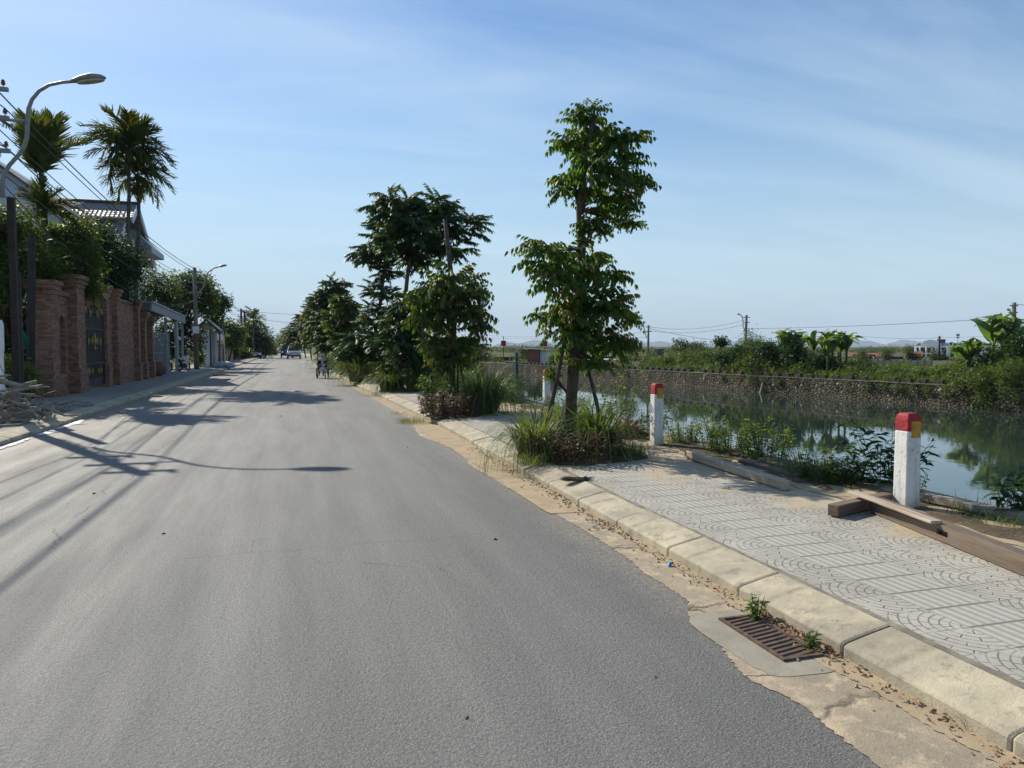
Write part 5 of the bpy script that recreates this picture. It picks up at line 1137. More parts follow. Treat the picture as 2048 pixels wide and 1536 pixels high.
# panel with a real arched niche, facing the road
m = MB(); X0 = -7.2; ya, yb, H_ = 26.4, 27.75, 3.2; n0, n1, zb, zs = 26.72, 27.36, .68, 2.25; R_ = (n1 - n0) / 2; cy_ = (n0 + n1) / 2
arc = [(cy_ + R_ * math.cos(a_), zs + R_ * math.sin(a_)) for a_ in np.linspace(0, math.pi, 9)]
def face(pl, x): n = len(m.v); m.v += [(x, a_, b_) for a_, b_ in pl]; m.f.append(tuple(range(n, n + len(pl))))
face([(ya, 0), (yb, 0), (yb, zb), (ya, zb)], X0); face([(ya, zb), (n0, zb), (n0, H_), (ya, H_)], X0); face([(n1, zb), (yb, zb), (yb, H_), (n1, H_)], X0); face([(n1, H_), (n0, H_), (n0, zs)] + arc[::-1][1:], X0) if False else None
for i in range(8): face([arc[i], (arc[i][0], H_), (arc[i+1][0], H_), arc[i+1]], X0)
face([(n0, zb), (n1, zb)] + arc, X0 - .14)
out = [(n0, zb), (n1, zb)] + arc
for i in range(len(out)):
    a_, b_ = out[i], out[(i + 1) % len(out)]; n = len(m.v); m.v += [(X0, *a_), (X0, *b_), (X0 - .14, *b_), (X0 - .14, *a_)]; m.f.append((n, n+1, n+2, n+3))
m.box((X0 - .24, (ya + yb) / 2, H_ / 2), (.18, yb - ya, H_ - .002)); m.build('niche_panel', M_['brick'], w1)
MB().box((X0 - .10, (ya + yb) / 2, H_ + .07), (.40, yb - ya + .01, .14)).build('panel_coping', M_['brick'], w1)
w2 = thing('brick_wall', 'right old-brick wall with slim ribbed pillars between the gate and the carport', 'brick wall', (0, 0, .13))
pier(w2, -7.5, -6.98, 32.0, 32.45, 3.95, foot=.85); pier(w2, -7.4, -6.9, 33.4, 33.85, 3.9, foot=.85)
MB().box((-7.2, 32.92, 1.55), (.22, .93, 3.1)).build('wall_panel', M_['brick'], w2); MB().box((-7.12, 35.5, 1.72), (.24, 3.25, 3.44)).build('wall_panel', M_['brick'], w2)
MB().box((-7.12, 35.5, 3.5), (.34, 3.25, .12)).build('panel_coping', M_['brick'], w2)
pier(w2, -7.3, -6.82, 37.15, 37.6, 3.7, foot=.85); pier(w2, -7.3, -6.82, 38.7, 39.1, 3.2, foot=.85); pier(w2, -7.25, -6.78, 40.3, 40.7, 3.05, foot=.85)
MB().box((-7.12, 38.15, 1.4), (.2, 1.08, 2.8)).build('wall_panel', M_['brick'], w2); MB().box((-7.12, 39.7, 1.35), (.2, 1.18, 2.7)).build('wall_panel', M_['brick'], w2)
# iron gate with gilt scrolls
gt = thing('iron_gate', 'dark iron double gate with gilded scrollwork between the brick pillars', 'gate', (-7.12, 30.3, .14))
for s in (-1, 1):
    lf = MB().box((0, s * .83, 1.45), (.05, 1.6, 2.7)).build('gate_leaf', M_['gate'], gt)
    m = MB()
    for k in range(7): m.tube([(.06, s * (.15 + k * .23), .3), (.06, s * (.15 + k * .23), 2.8 + .5 * math.cos(k * .22))], .014, 5)
    for z in (.35, .95, 2.2, 2.8): m.box((.05, s * .83, z), (.04, 1.6, .05))
    m.build('gate_bars', M_['gate'], lf)
def scroll(cy0, cz, r_, sgn, turns=1.6):
    return [(.1, cy0 + sgn * r_ * (1 - f * .75) * math.cos(f * turns * 2 * math.pi), cz + r_ * (1 - f * .75) * math.sin(f * turns * 2 * math.pi)) for f in np.linspace(0, 1, 26)]
m = MB()
for s in (-1, 1):
    for cy0, cz, r_ in ((.35, 3.2, .22), (.75, 3.05, .22), (.5, 2.75, .16), (1.1, 2.85, .16), (.35, 1.75, .16), (.8, 1.72, .14), (.4, .65, .12), (.8, .65, .12)): m.tube(scroll(s * cy0, cz, r_, s), .017, 5)
m.lathe([(0.001, 0), (.05, .08), (.02, .2), (.07, .32), (.03, .55), (.001, .7)], 8, (.1, 0, 1.4)); m.build('gilt_scrolls', M_['gold'], gt)
m = MB(); m.tube([(0.0, 1.65 * math.cos(a_), 2.75 + .9 * math.sin(a_)) for a_ in np.linspace(0, math.pi, 15)], .035, 6); m.build('gate_arch', M_['gate'], gt)
# pale metal sheet roof glinting over the gate
m = MB(); a = PY(180, 590, 31); MB().box((a.x + .1, 30.4, a.z + .02), (.9, 1.8, .04), 0, Matrix.Rotation(R(-14), 4, 'X')).build('gate_hood', M_['metalroof'], gt).location = (7.12, -30.3, -.14)
# spiky plants in pots on the wall
def spiky(label, c, h, n, rad=.05):
    A = Acc(); D_ = rdirs(n, .1, 1); V, Q = blade(.8, .03, 4); Rm = frames(D_, .1); V2 = V[:, [2, 1, 0]] * [1, 1, -1]; A.inst(V2, Q, np.zeros((n, 3)) + np.array([0, 0, rad]), Rm, h * rng.uniform(.6, 1.1, n), rng.uniform(0, .9, n) * (rng.random(n) < .3)); o = A.build('spiky_plant', M_['palm']); o.location = c; tag(o, label, 'plant', 'spiky garden plants behind the brick wall')
p = PY(97, 575, 27); spiky('spiky dracaena rising behind the left brick pillar', (p.x, 27.4, 3.75), 1.0, 90)
p = PY(100, 500, 27.6); spiky('bright spiky plant standing above the dracaena', (p.x, 27.9, p.z - .6), .9, 70)
# palms
def palm_frond(n=22, droop=.5, hang=38):
    V = []; Q = []; K = 8
    def ax(t): return Vector((t * (1 - .2 * t * t * droop), 0, .5 * t * (1 - t * .55) - droop * .95 * t ** 2.6))
    for i in range(K + 1):
        p = ax(i / K); w_ = .012 * (1 - i / K) + .003; V += [(p.x, -w_, p.z), (p.x, w_, p.z)]
    for i in range(K): Q.append((2*i, 2*i+1, 2*i+3, 2*i+2))
    r3 = random.Random(n)
    for i in range(n):
        t_ = .18 + .82 * i / (n - 1); p = ax(t_); L = .36 * math.sin(math.pi * (.18 + .74 * i / n)) + .06
        for s in (-1, 1):
            az = R(52 - 26 * t_) * s; dr_ = R(hang * r3.uniform(.2, 1.3)); d = Vector((math.cos(az) * math.cos(dr_), math.sin(az) * math.cos(dr_), -math.sin(dr_) + .25)); side = d.cross(Vector((0, 0, 1))).normalized() * .020
            k = len(V); q1 = p + d * L * .5 + Vector((0, 0, .01)); q2 = p + d * L + Vector((0, 0, -.16 * L))
            V += [tuple(p - side * .6), tuple(p + side * .6), tuple(q1 + side), tuple(q1 - side), tuple(q2 + side * .2), tuple(q2 - side * .2)]; Q += [(k, k+1, k+2, k+3), (k+3, k+2, k+4, k+5)]
    return np.array(V), np.array(Q)
PF = [palm_frond(26, .6), palm_frond(24, .85, 55), palm_frond(28, .4, 35), palm_frond(22, .34, 22)]
def palm(label, base, top, rad, n, group='slender palms in the left garden', elmin=-.35, elmax=1.3, tr=.085, seed=1, skirt=0, name='palm_tree', only=None):
    base = Vector(base); top = Vector(top); t = thing(name, label, 'palm', base, 0, group); r3 = random.Random(seed); d = top - base; m = MB(); N = 18
    m.tube([d * (i / N) * .97 + Vector((.06 * math.sin(i * .5), 0, 0)) for i in range(N + 1)], [tr * (1.1 if i % 2 else .98) * (1 - .25 * i / N) for i in range(N + 1)], 9); m.build('trunk', M_['barkgrey'], t, smooth=True)
    if tr > .05: MB().tube([d * .95, d * 1.0, d + Vector((0, 0, .45))], [tr * .95, tr * 1.05, tr * .5], 9).build('crownshaft', M_['leafC'], t, smooth=True)
    A = Acc(); az = np.array([k * 2.4 + r3.uniform(-.3, .3) for k in range(n)]); el_ = np.array([elmin + (elmax - elmin) * (k + .5) / n for k in range(n)]); D_ = np.stack([np.cos(az) * np.cos(el_), np.sin(az) * np.cos(el_), np.sin(el_)], 1); Rm = frames(D_, .05); s = rad * rng.uniform(.85, 1.1, n); wh = np.array([only if only is not None else r3.randrange(3) for _ in range(n)])
    for i in range(4):
        q = wh == i
        if q.any(): A.inst(PF[i][0], PF[i][1], np.tile(np.array(d + Vector((0, 0, .4 if tr > .05 else 0))), (q.sum(), 1)), Rm[q], s[q], rng.uniform(0, .2, q.sum()))
    if skirt: 
        lv, lq = leaf(1, .1, .5); k = 160; A.inst(lv, lq, np.tile(np.array(d + Vector((0, 0, -.1))), (k, 1)) + rng.normal(0, .12, (k, 3)), frames(rdirs(k, -1, .0), .2), rng.uniform(.3, .6, k), np.full(k, .8))
    A.build('fronds', M_['palm'], t); return t
Yp = 38.5; tp = PY(256, 322, Yp); bs = PY(247, 600, Yp); palm('tallest slender palm with a full round crown above the brick gate', (bs.x, Yp, .1), (tp.x, Yp, tp.z), 2.0, 30, seed=3, tr=.10)
Yp = 39.5; tp = PY(275, 370, Yp); bs = PY(270, 600, Yp); palm('second slender palm with a lower crown just right of the tallest', (bs.x, Yp, .1), (tp.x, Yp, tp.z), 1.7, 20, seed=5, skirt=1, elmin=-.5, elmax=.9, tr=.10)
Yp = 29.5; tp = PY(84, 392, Yp); bs = PY(70, 580, Yp); palm('slender palm with upright windblown fronds beside the near street lamp', (bs.x, Yp, .1), (tp.x, Yp, tp.z), 2.35, 10, seed=7, elmin=.85, elmax=1.5, tr=.10, only=3)
Yp = 29.0; tp = PY(92, 455, Yp); palm('short yellowish palm under the windblown one', (tp.x, Yp, .1), (tp.x, Yp, tp.z), 1.2, 16, seed=9, elmin=.0, elmax=1.4, tr=.09)
# garden trees behind the wall
GT = 'dense garden trees behind the brick wall'
def gtree(label, Y, lst, n, ls, mat='leafB', base=None, group=GT, tr=.1, yk=.9, shell=.35):
    bb = blobpx(lst, Y, .6, yk); c = bb[0][0]; return bush_tree('garden_tree', label, (base if base else c.x, Y, .05), bb, M_[mat], group, n, ls, tr=tr, shell=shell)
gtree('dark garden tree filling the left edge behind the square posts', 26.5, [(15, 450, 60, 45), (60, 520, 60, 60), (10, 560, 60, 70), (20, 650, 60, 70), (-30, 480, 60, 70), (-20, 720, 70, 60), (45, 720, 40, 70)], 17000, .15, 'leafC')
gtree('dense leafy tree between the near palm and the tiled roof', 30, [(130, 485, 55, 45), (110, 525, 55, 45), (160, 525, 50, 45), (165, 465, 40, 30), (90, 470, 45, 32), (150, 570, 60, 30)], 14000, .13, 'leafC')
gtree('dark tree hanging over the gate and hiding the tiled roof eaves', 37, [(185, 470, 50, 40), (215, 500, 50, 42), (240, 540, 45, 50), (200, 560, 60, 45), (262, 520, 30, 50), (225, 590, 50, 26), (160, 500, 50, 60)], 14000, .16, 'leafB')
gtree('sunlit light-green tree right of the palms above the carport', 55, [(300, 560, 36, 34), (330, 575, 34, 30), (285, 590, 30, 26), (345, 600, 32, 26), (315, 600, 40, 22)], 7500, .17, 'leafC')
gtree('leafy tree behind the pole by the white gatehouse', 58, [(365, 575, 38, 30), (395, 590, 34, 32), (360, 610, 40, 24), (420, 585, 24, 24), (385, 560, 30, 18), (415, 615, 24, 20)], 7500, .22, 'leafC')
gtree('round dark-topped tree right of the gatehouse pole with an open crown', 66, [(438, 605, 22, 18), (450, 600, 14, 12), (428, 628, 22, 16), (412, 560, 16, 14), (432, 650, 14, 12)], 3200, .24, 'leafB')
gtree('feathery light tree above the yellow wall', 82, [(455, 655, 20, 16), (475, 665, 18, 18), (445, 680, 16, 12), (468, 685, 20, 12)], 3200, .28, 'leafC')
gtree('large dark round tree over the parked blue car', 118, [(515, 670, 30, 26), (500, 655, 24, 20), (530, 685, 20, 20), (500, 690, 30, 18), (520, 700, 28, 12), (488, 670, 20, 24)], 7000, .4, 'leafD')
gtree('farther dark tree beyond the large round one', 150, [(535, 690, 14, 16), (542, 700, 12, 10), (528, 700, 14, 10)], 1800, .5, 'leafD')
Yp = 112; tp = PY(507, 648, Yp); palm('small far palm showing above the large dark tree', (tp.x, Yp, .1), (tp.x, Yp, tp.z), 2.2, 13, 'palms farther down the street', seed=12, tr=.12)
gtree('dark hedge mass closing the view behind the open carport', 57, [(330, 690, 50, 34), (370, 690, 40, 40), (300, 700, 40, 40), (350, 655, 50, 24), (390, 670, 24, 30)], 9000, .2, 'leafB', tr=0)
# houses in the gardens
def tiled_house():
    Y0 = 41.5; Yr = 45.5; Y1_ = 50.5
    xr_ = PY(273, 409, Yr).x; zr = PY(273, 409, Yr).z; ze = PY(240, 505, Y0).z; xl_ = xr_ - 14
    t = thing('tiled_house', 'house with a two-tier grey tiled roof and white gable boards behind the palms', 'house', (xr_, Yr, 0))
    sl = (zr - ze) / (Yr - Y0); zm = zr - (1.25) * sl
    def R3(y0_, y1_, z0_, z1_, th, x0_=-14.0, x1_=0.0): m = MB(); m.prism([(y0_ - Yr, z0_), (y1_ - Yr, z1_), (y1_ - Yr, z1_ - th), (y0_ - Yr, z0_ - th)], x0_, x1_, 'x'); return m
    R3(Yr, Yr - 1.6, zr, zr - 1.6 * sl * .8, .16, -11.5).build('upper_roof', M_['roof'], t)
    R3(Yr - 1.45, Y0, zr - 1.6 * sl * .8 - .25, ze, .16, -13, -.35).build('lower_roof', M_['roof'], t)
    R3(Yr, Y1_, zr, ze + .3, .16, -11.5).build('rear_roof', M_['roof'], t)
    MB().tube([(-11.6, 0, zr + .06), (.05, 0, zr + .06)], .11, 8).build('ridge_tiles', M_['slate'], t)
    m = MB(); m.prism([(Y0 - Yr + .7, 0), (Y1_ - Yr - .7, 0), (Y1_ - Yr - .7, ze + .6), (0, zr - .25), (Y0 - Yr + .7, ze + .4)], -12.5, -.7, 'x'); m.build('walls', M_['greywall'], t)
    for (ya_, za), (yb_, zb_), dx in (((Yr, zr + .05), (Yr - 1.6, zr - 1.6 * sl * .8 + .05), .04), ((Yr, zr + .05), (Y1_, ze + .35), .04), ((Yr - 1.45, zr - 1.6 * sl * .8 - .2), (Y0, ze + .05), -.31)):
        m = MB(); m.prism([(ya_ - Yr, za), (yb_ - Yr, zb_), (yb_ - Yr, zb_ - .35), (ya_ - Yr, za - .35)], dx, dx + .08, 'x'); m.build('barge_board', M_['white'], t)
    # flared eave box over the road side
    a = PY(285, 480, 48.5); b = PY(319, 513, 48.5); m = MB(); x0_ = a.x - xr_; x1_ = b.x - xr_
    m.prism([(x0_ - 1.0, a.z + .25), (x0_, a.z + .25), (x1_, b.z + .25), (x1_, b.z - .05), (x0_ - 1.0, b.z - .05)], .5, 4.6); m.build('porch_roof', M_['metalroof'], t)
    MB().box((-.68, -.8, ze - 1.1), (.06, 1.2, 1.2)).build('window', M_['glass'], t)
tiled_house()
t = thing('plain_house', 'tall bluish plastered house whose dark sloping roof edge meets the left border', 'house', (0, 0, 0)); Y = 36; a = PY(-60, 285, Y); b = PY(82, 392, Y); 
m = MB(); m.prism([(a.x, 0), (b.x, 0), (b.x, b.z), (a.x, a.z)], Y, Y + 8); m.build('walls', M_['wallblue'], t); m = MB(); m.prism([(a.x - .3, a.z + .22), (b.x + .35, b.z + .02 - .16), (b.x + .35, b.z - .2), (a.x - .3, a.z + .02)], Y - .35, Y + 8.3); m.build('roof', M_['slate'], t)
# carport with metal roof and barred gate
cp = thing('carport', 'grey metal carport with a sloping roof between the brick wall and the pole', 'carport', (-7.1, 41, .13))
ztop = zAt(612, 42) - .13; ze_ = zAt(640, 52) - .13
m = MB(); m.prism([(0.2, ztop + .25), (12, ze_ + .35), (12, ze_ + .27), (0.2, ztop + .17)], -4.6, .25, 'x'); m.build('roof_sheet', M_['metalroof'], cp)
m = MB(); m.prism([(0.2, ztop + .16), (12, ze_ + .26), (12, ze_ - .15), (0.2, ztop - .25)], .1, .2, 'x'); m.build('fascia', M_['greywall'], cp)
for y_, w_ in ((.4, .12), (5.4, .12), (9.4, .75), (11.9, .14)): MB().box((0, y_, (ze_) / 2), (.14, w_, ze_)).build('post', M_['greywall'], cp)
for y_ in (3, 6, 9): MB().box((-2.2, y_, ztop - .15), (4.2, .1, .14)).build('rafter', M_['greywall'], cp)
bg_ = thing('barred_gate', 'tall gate of pale vertical bars under the carport', 'gate', (-7.18, 41.4, .14)); 
for i in range(14): MB().box((0, .15 + i * .5, 1.2), (.05, .07, 2.3)).build('bar', M_['greywall'], bg_)
for z in (.2, 1.2, 2.3): MB().box((-.04, 3.4, z), (.04, 6.9, .07)).build('rail', M_['greywall'], bg_)
MB().box((-11.8, 46.5, 1.9), (.2, 13, 3.6)).build('shaded_wall', M_['greywall'], cp).location = (7.1, -41, -.13)
# balcony rail seen above the brick wall
bl_ = thing('balcony', 'grey balcony with upright rails above the right brick wall', 'balcony', (-8.6, 38.5, zAt(603, 38.5))); zt = zAt(568, 38.5) - zAt(603, 38.5)
for i in range(10): MB().box((.0, -2.4 + i * .42, zt / 2), (.05, .05, zt)).build('rail_post', M_['greywall'], bl_)
MB().box((0, -.5, zt), (.07, 4.2, .06)).build('handrail', M_['greywall'], bl_); MB().box((-.9, -.5, -.1), (2.0, 4.3, .2)).build('slab', M_['greywall'], bl_); MB().box((-2.0, -.5, -1.8), (.2, 4.2, 5.4)).build('house_wall', M_['slate'], bl_)
# white gatehouse
def gatehouse():
    Y = 60.0; a = PY(397, 722, Y); b = PY(428, 722, Y); t = thing('gatehouse', 'small white gatehouse with a gabled roof beside the utility pole', 'gatehouse', (b.x, Y, .13)); W_ = b.x - a.x; h = PY(400, 655, Y).z - .13; ap = PY(413, 638, Y); 
    MB().box((-W_ / 2 - .15, 1.2, h / 2), (W_ - .3, 2.4, h)).build('walls', M_['white'], t); MB().box((-.02, .9, h / 2 - .1), (.22, 1.6, h - .3)).build('gate_jamb', M_['greywall'], t)
    m = MB(); xa = ap.x - b.x; m.prism([(-W_ - .25, h - .05), (xa, ap.z - .13), (.45, h - .15), (.45, h - .32), (xa, ap.z - .33), (-W_ - .25, h - .22)], -.3, 2.9); m.build('roof', M_['slate'], t)
    m = MB(); m.prism([(-W_ - .05, h), (xa, ap.z - .35), (.2, h - .1)], .02, 2.3); m.build('gable', M_['white'], t)
    MB().box((-W_ / 2, -.03, h + .02), (W_ - .3, .06, .28)).build('name_band', M_['cream'], t); MB().box((-W_ + .12, -.03, 1.0), (.22, .05, 1.5)).build('door', M_['gate'], t)
gatehouse()
def wall_run(label, y0, y1, h, mat, name='garden_wall', x=-6.95, group='low garden walls farther along the left side', np_=4):
    t = thing(name, label, 'wall', (x, y0, .13), 0, group); MB().box((0, (y1 - y0) / 2, h / 2), (.18, y1 - y0, h)).build('wall_panel', M_[mat], t)
    for i in range(np_): MB().box((.03, (y1 - y0) * i / max(1, np_ - 1), h / 2 + .15), (.4, .4, h + .3)).build('post', M_['brick' if mat != 'cream' else 'cream'], t)
wall_run('grey wall with brick posts beyond the white gatehouse', 66, 78, 1.5, 'greywall'); wall_run('yellow plastered wall with pale posts', 79, 88, 2.2, 'cream'); wall_run('long low brick wall running to the dark utility poles', 89, 108, 1.6, 'brick', np_=5); wall_run('faint garden wall behind the parked blue car', 110, 150, 1.4, 'greywall', np_=5)
p = PY(437, 674, 72); t = thing('notice_board', 'white notice board on two thin legs beyond the gatehouse', 'sign board', (p.x, 72, .13)); MB().box((0, 0, p.z - .13), (.8, .05, .6)).build('board', M_['white'], t)
for s in (-.3, .3): MB().tube([(s, .04, 0), (s, .04, p.z)], .03, 6).build('leg', M_['galv'], t)
for i, (px, py, Y, rx, ry, lab) in enumerate([(456, 676, 80, 12, 5, 'white-flowering shrub on top of the yellow wall'), (400, 715, 58.5, 3, 14, 'thin dark shrub against the white gatehouse'), (470, 700, 92, 12, 14, 'dark bush between the yellow wall and the twin poles'), (492, 706, 104, 10, 8, 'brownish bush left of the parked blue car'), (545, 708, 170, 10, 5, 'far low bush at the left kerb')]):
    bb = blobpx([(px, py, rx, ry)], Y); c = bb[0][0]; bush_tree('shrub', lab, (c.x, Y, .1), bb, M_['leafC'], None, 700, .16 if Y < 90 else .28, 'shrub', tr=.03, shell=.2)
bb = blobpx([(20, 740, 40, 30), (50, 760, 26, 24), (0, 770, 40, 20)], 24); bush_tree('shrub', 'low shrubs and weeds behind the branch pile', (bb[0][0].x, 24, .05), bb, M_['leafE'], None, 3500, .13, 'shrub', tr=.03, shell=.2)
# left-edge white post
p = PY(1, 640, 19); m = MB(); m.lathe([(.07, 0), (.07, p.z - .9), (.09, p.z - .7), (.09, p.z - .2), (.06, p.z - .1)], 10); tag(m.build('gate_post', M_['white'], None, loc=(p.x - .03, 19, .1)), 'white rounded post cut by the left border', 'post')
p = PY(45, 695, 24.5); m = MB(); m.tube([(0, 0, 0), (.02, 0, .25), (0, .03, .5)], [.12, .16, .03], 8); tag(m.build('green_bag', M_['green'], None, loc=p), 'green plastic bag hanging among the garden shrubs', 'bag')

# ------------------------------------------------------------------ vehicles, person, small things
def wheel(parent, x, y, z, r_, w_, ax='x', name='wheel', spokes=0):
    Mx = Matrix.Rotation(math.pi / 2, 4, 'Y') if ax == 'x' else Matrix.Rotation(math.pi / 2, 4, 'X'); n = 20
    prof_ = [(r_ * .72, -w_/2), (r_ * .94, -w_/2), (r_, -w_/4), (r_, w_/4), (r_ * .94, w_/2), (r_ * .72, w_/2)]
    m = MB(); vs = [Matrix.Translation((x, y, z)) @ Mx @ Vector((a_ * math.cos(2*math.pi*k/n), a_ * math.sin(2*math.pi*k/n), b_)) for a_, b_ in prof_ for k in range(n)]; N = len(prof_)
    m.add(vs, [(i*n+k, i*n+(k+1) % n, ((i+1) % N)*n+(k+1) % n, ((i+1) % N)*n+k) for i in range(N) for k in range(n)]); o = m.build(name, M_['black'], parent, smooth=True)
    m = MB()
    if spokes:
        for k in range(spokes):
            a_ = 2 * math.pi * k / spokes; q = Matrix.Translation((x, y, z)) @ Mx; m.tube([q @ Vector((0, 0, 0)), q @ Vector((math.cos(a_) * r_ * .75, math.sin(a_) * r_ * .75, 0))], .004, 4)
        m.lathe([(.03, -w_), (.03, w_)], 8, (x, y, z), Mx)
    else: m.lathe([(r_ * .1, -w_*.3), (r_ * .7, -w_*.38), (r_ * .72, w_*.38), (r_ * .1, w_*.3)], 14, (x, y, z), Mx)
    m.build('rim', M_['galv'], o, smooth=False); return o
def car(label, loc, rz, kind, paint, plate=True, group='cars parked at the far end of the street'):
    """body lofted from cross-sections; the front points to -Y"""
    t = thing('parked_car', label, 'car', loc, rz, group)
    if kind == 'sedan': L, W_, prof_ = 4.5, 1.74, [(-2.2, .38, .62), (-2.1, .30, .72), (-1.4, .28, .86), (-.95, .28, .93), (.95, .28, .98), (1.7, .28, .98), (2.15, .32, .92), (2.25, .40, .75)]; gl = [(-1.05, .92), (-.35, 1.40), (.75, 1.42), (1.55, .98)]
    else: L, W_, prof_ = 4.4, 1.82, [(-2.15, .5, .75), (-2.05, .42, 1.0), (-1.2, .40, 1.10), (-.9, .40, 1.15), (1.9, .40, 1.15), (2.1, .42, 1.13), (2.16, .5, .8)]; gl = [(-1.0, 1.12), (-.35, 1.74), (1.75, 1.78), (2.05, 1.13)]
    m = MB(); vs = []
    for y, z0, z1 in prof_:
        k = .93 if abs(y) > 2.05 else 1; w_ = W_ / 2 * k
        vs += [(-w_ * .9, y, z0), (w_ * .9, y, z0), (w_, y, (z0 + z1) / 2), (w_ * .93, y, z1), (-w_ * .93, y, z1), (-w_, y, (z0 + z1) / 2)]
    N = len(prof_); m.add(vs, [(6*i+j, 6*i+(j+1) % 6, 6*i+6+(j+1) % 6, 6*i+6+j) for i in range(N-1) for j in range(6)] + [tuple(range(6))[::-1], tuple(6*(N-1)+j for j in range(6))])
    b = m.build('body', M_[paint], t, smooth=False, bevel=.05)
    m = MB(); w0, w1_ = W_ / 2 * .90, W_ / 2 * .72; vs = []
    for (y, z) in gl: w_ = w0 if z < 1.2 else w1_; vs += [(-w_, y, z), (w_, y, z)]
    m.add(vs, [(0, 1, 3, 2), (4, 5, 7, 6), (0, 2, 4, 6), (1, 7, 5, 3), (0, 6, 7, 1)]); m.build('windows', M_['glass'], t)
    m = MB(); zt_ = gl[1][1]; m.box((0, (gl[1][0] + gl[2][0]) / 2, zt_ + .025), (w1_ * 2 + .04, gl[2][0] - gl[1][0] + .1, .06)); m.build('roof', M_[paint], t, bevel=.02)
    m = MB()
    for s in (-1, 1):
        for i, j in ((0, 1), (2, 3)): wa = w0 if gl[i][1] < 1.2 else w1_; wb = w0 if gl[j][1] < 1.2 else w1_; m.tube([(s * wa, gl[i][0], gl[i][1]), (s * wb, gl[j][0], gl[j][1])], .035, 5)
    m.build('window_pillar', M_[paint], t)
    r_ = .31 if kind == 'sedan' else .38
    for s in (-1, 1):
        for y in (-L * .3, L * .29): wheel(t, s * (W_ / 2 - .1), y, r_, r_, .2)
    for s in (-1, 1):
        MB().box((s * W_ * .36, prof_[0][0] + .02, .66 if kind == 'sedan' else .88), (.32, .08, .14)).build('headlight', M_['mirror'], t); MB().box((s * W_ * .42, prof_[-1][0] - .03, .78 if kind == 'sedan' else .95), (.14, .1, .28)).build('tail_light', M_['red'], t)
        MB().box((s * (W_ / 2 + .07), -.85, gl[0][1] + .06), (.16, .08, .12)).build('mirror', M_[paint], t)
    MB().box((0, prof_[0][0] - .02, .42), (W_ * .86, .12, .16)).build('bumper', M_['black'], t); MB().box((0, prof_[-1][0] + .02, .48), (W_ * .9, .12, .18)).build('bumper', M_['black'], t)
    MB().box((0, prof_[0][0] - .06, .60 if kind == 'sedan' else .7), (.45, .03, .12)).build('number_plate', M_['white'], t)
    if kind == 'suv':
        m = MB(); m.lathe([(.05, -.1), (.33, -.1), (.36, 0), (.33, .09), (.05, .1)], 18, (-.2, 2.27, .95), Matrix.Rotation(math.pi/2, 4, 'X')); m.build('spare_wheel', M_[paint], t); MB().box((.52, 2.19, .82), (.42, .03, .16)).build('number_plate', M_['white'], t)
    return t
c = PY(510, 713, 110); car('dark blue sedan parked facing the camera on the left side of the street', (c.x, 110, 0.0), R(3), 'sedan', 'carblue')
c = PY(588, 715, 106); car('silver off-road car with a spare wheel on its back parked at the right kerb', (c.x, 106, 0), 0, 'suv', 'carsilver')
c = PY(574, 713, 116); car('dark car parked just ahead and left of the silver one', (c.x, 116, 0), R(1), 'suv', 'cardark')
c = PY(566, 711, 160); car('pale car standing far ahead in the bend', (c.x, 160, 0), R(-20), 'sedan', 'carsilver')
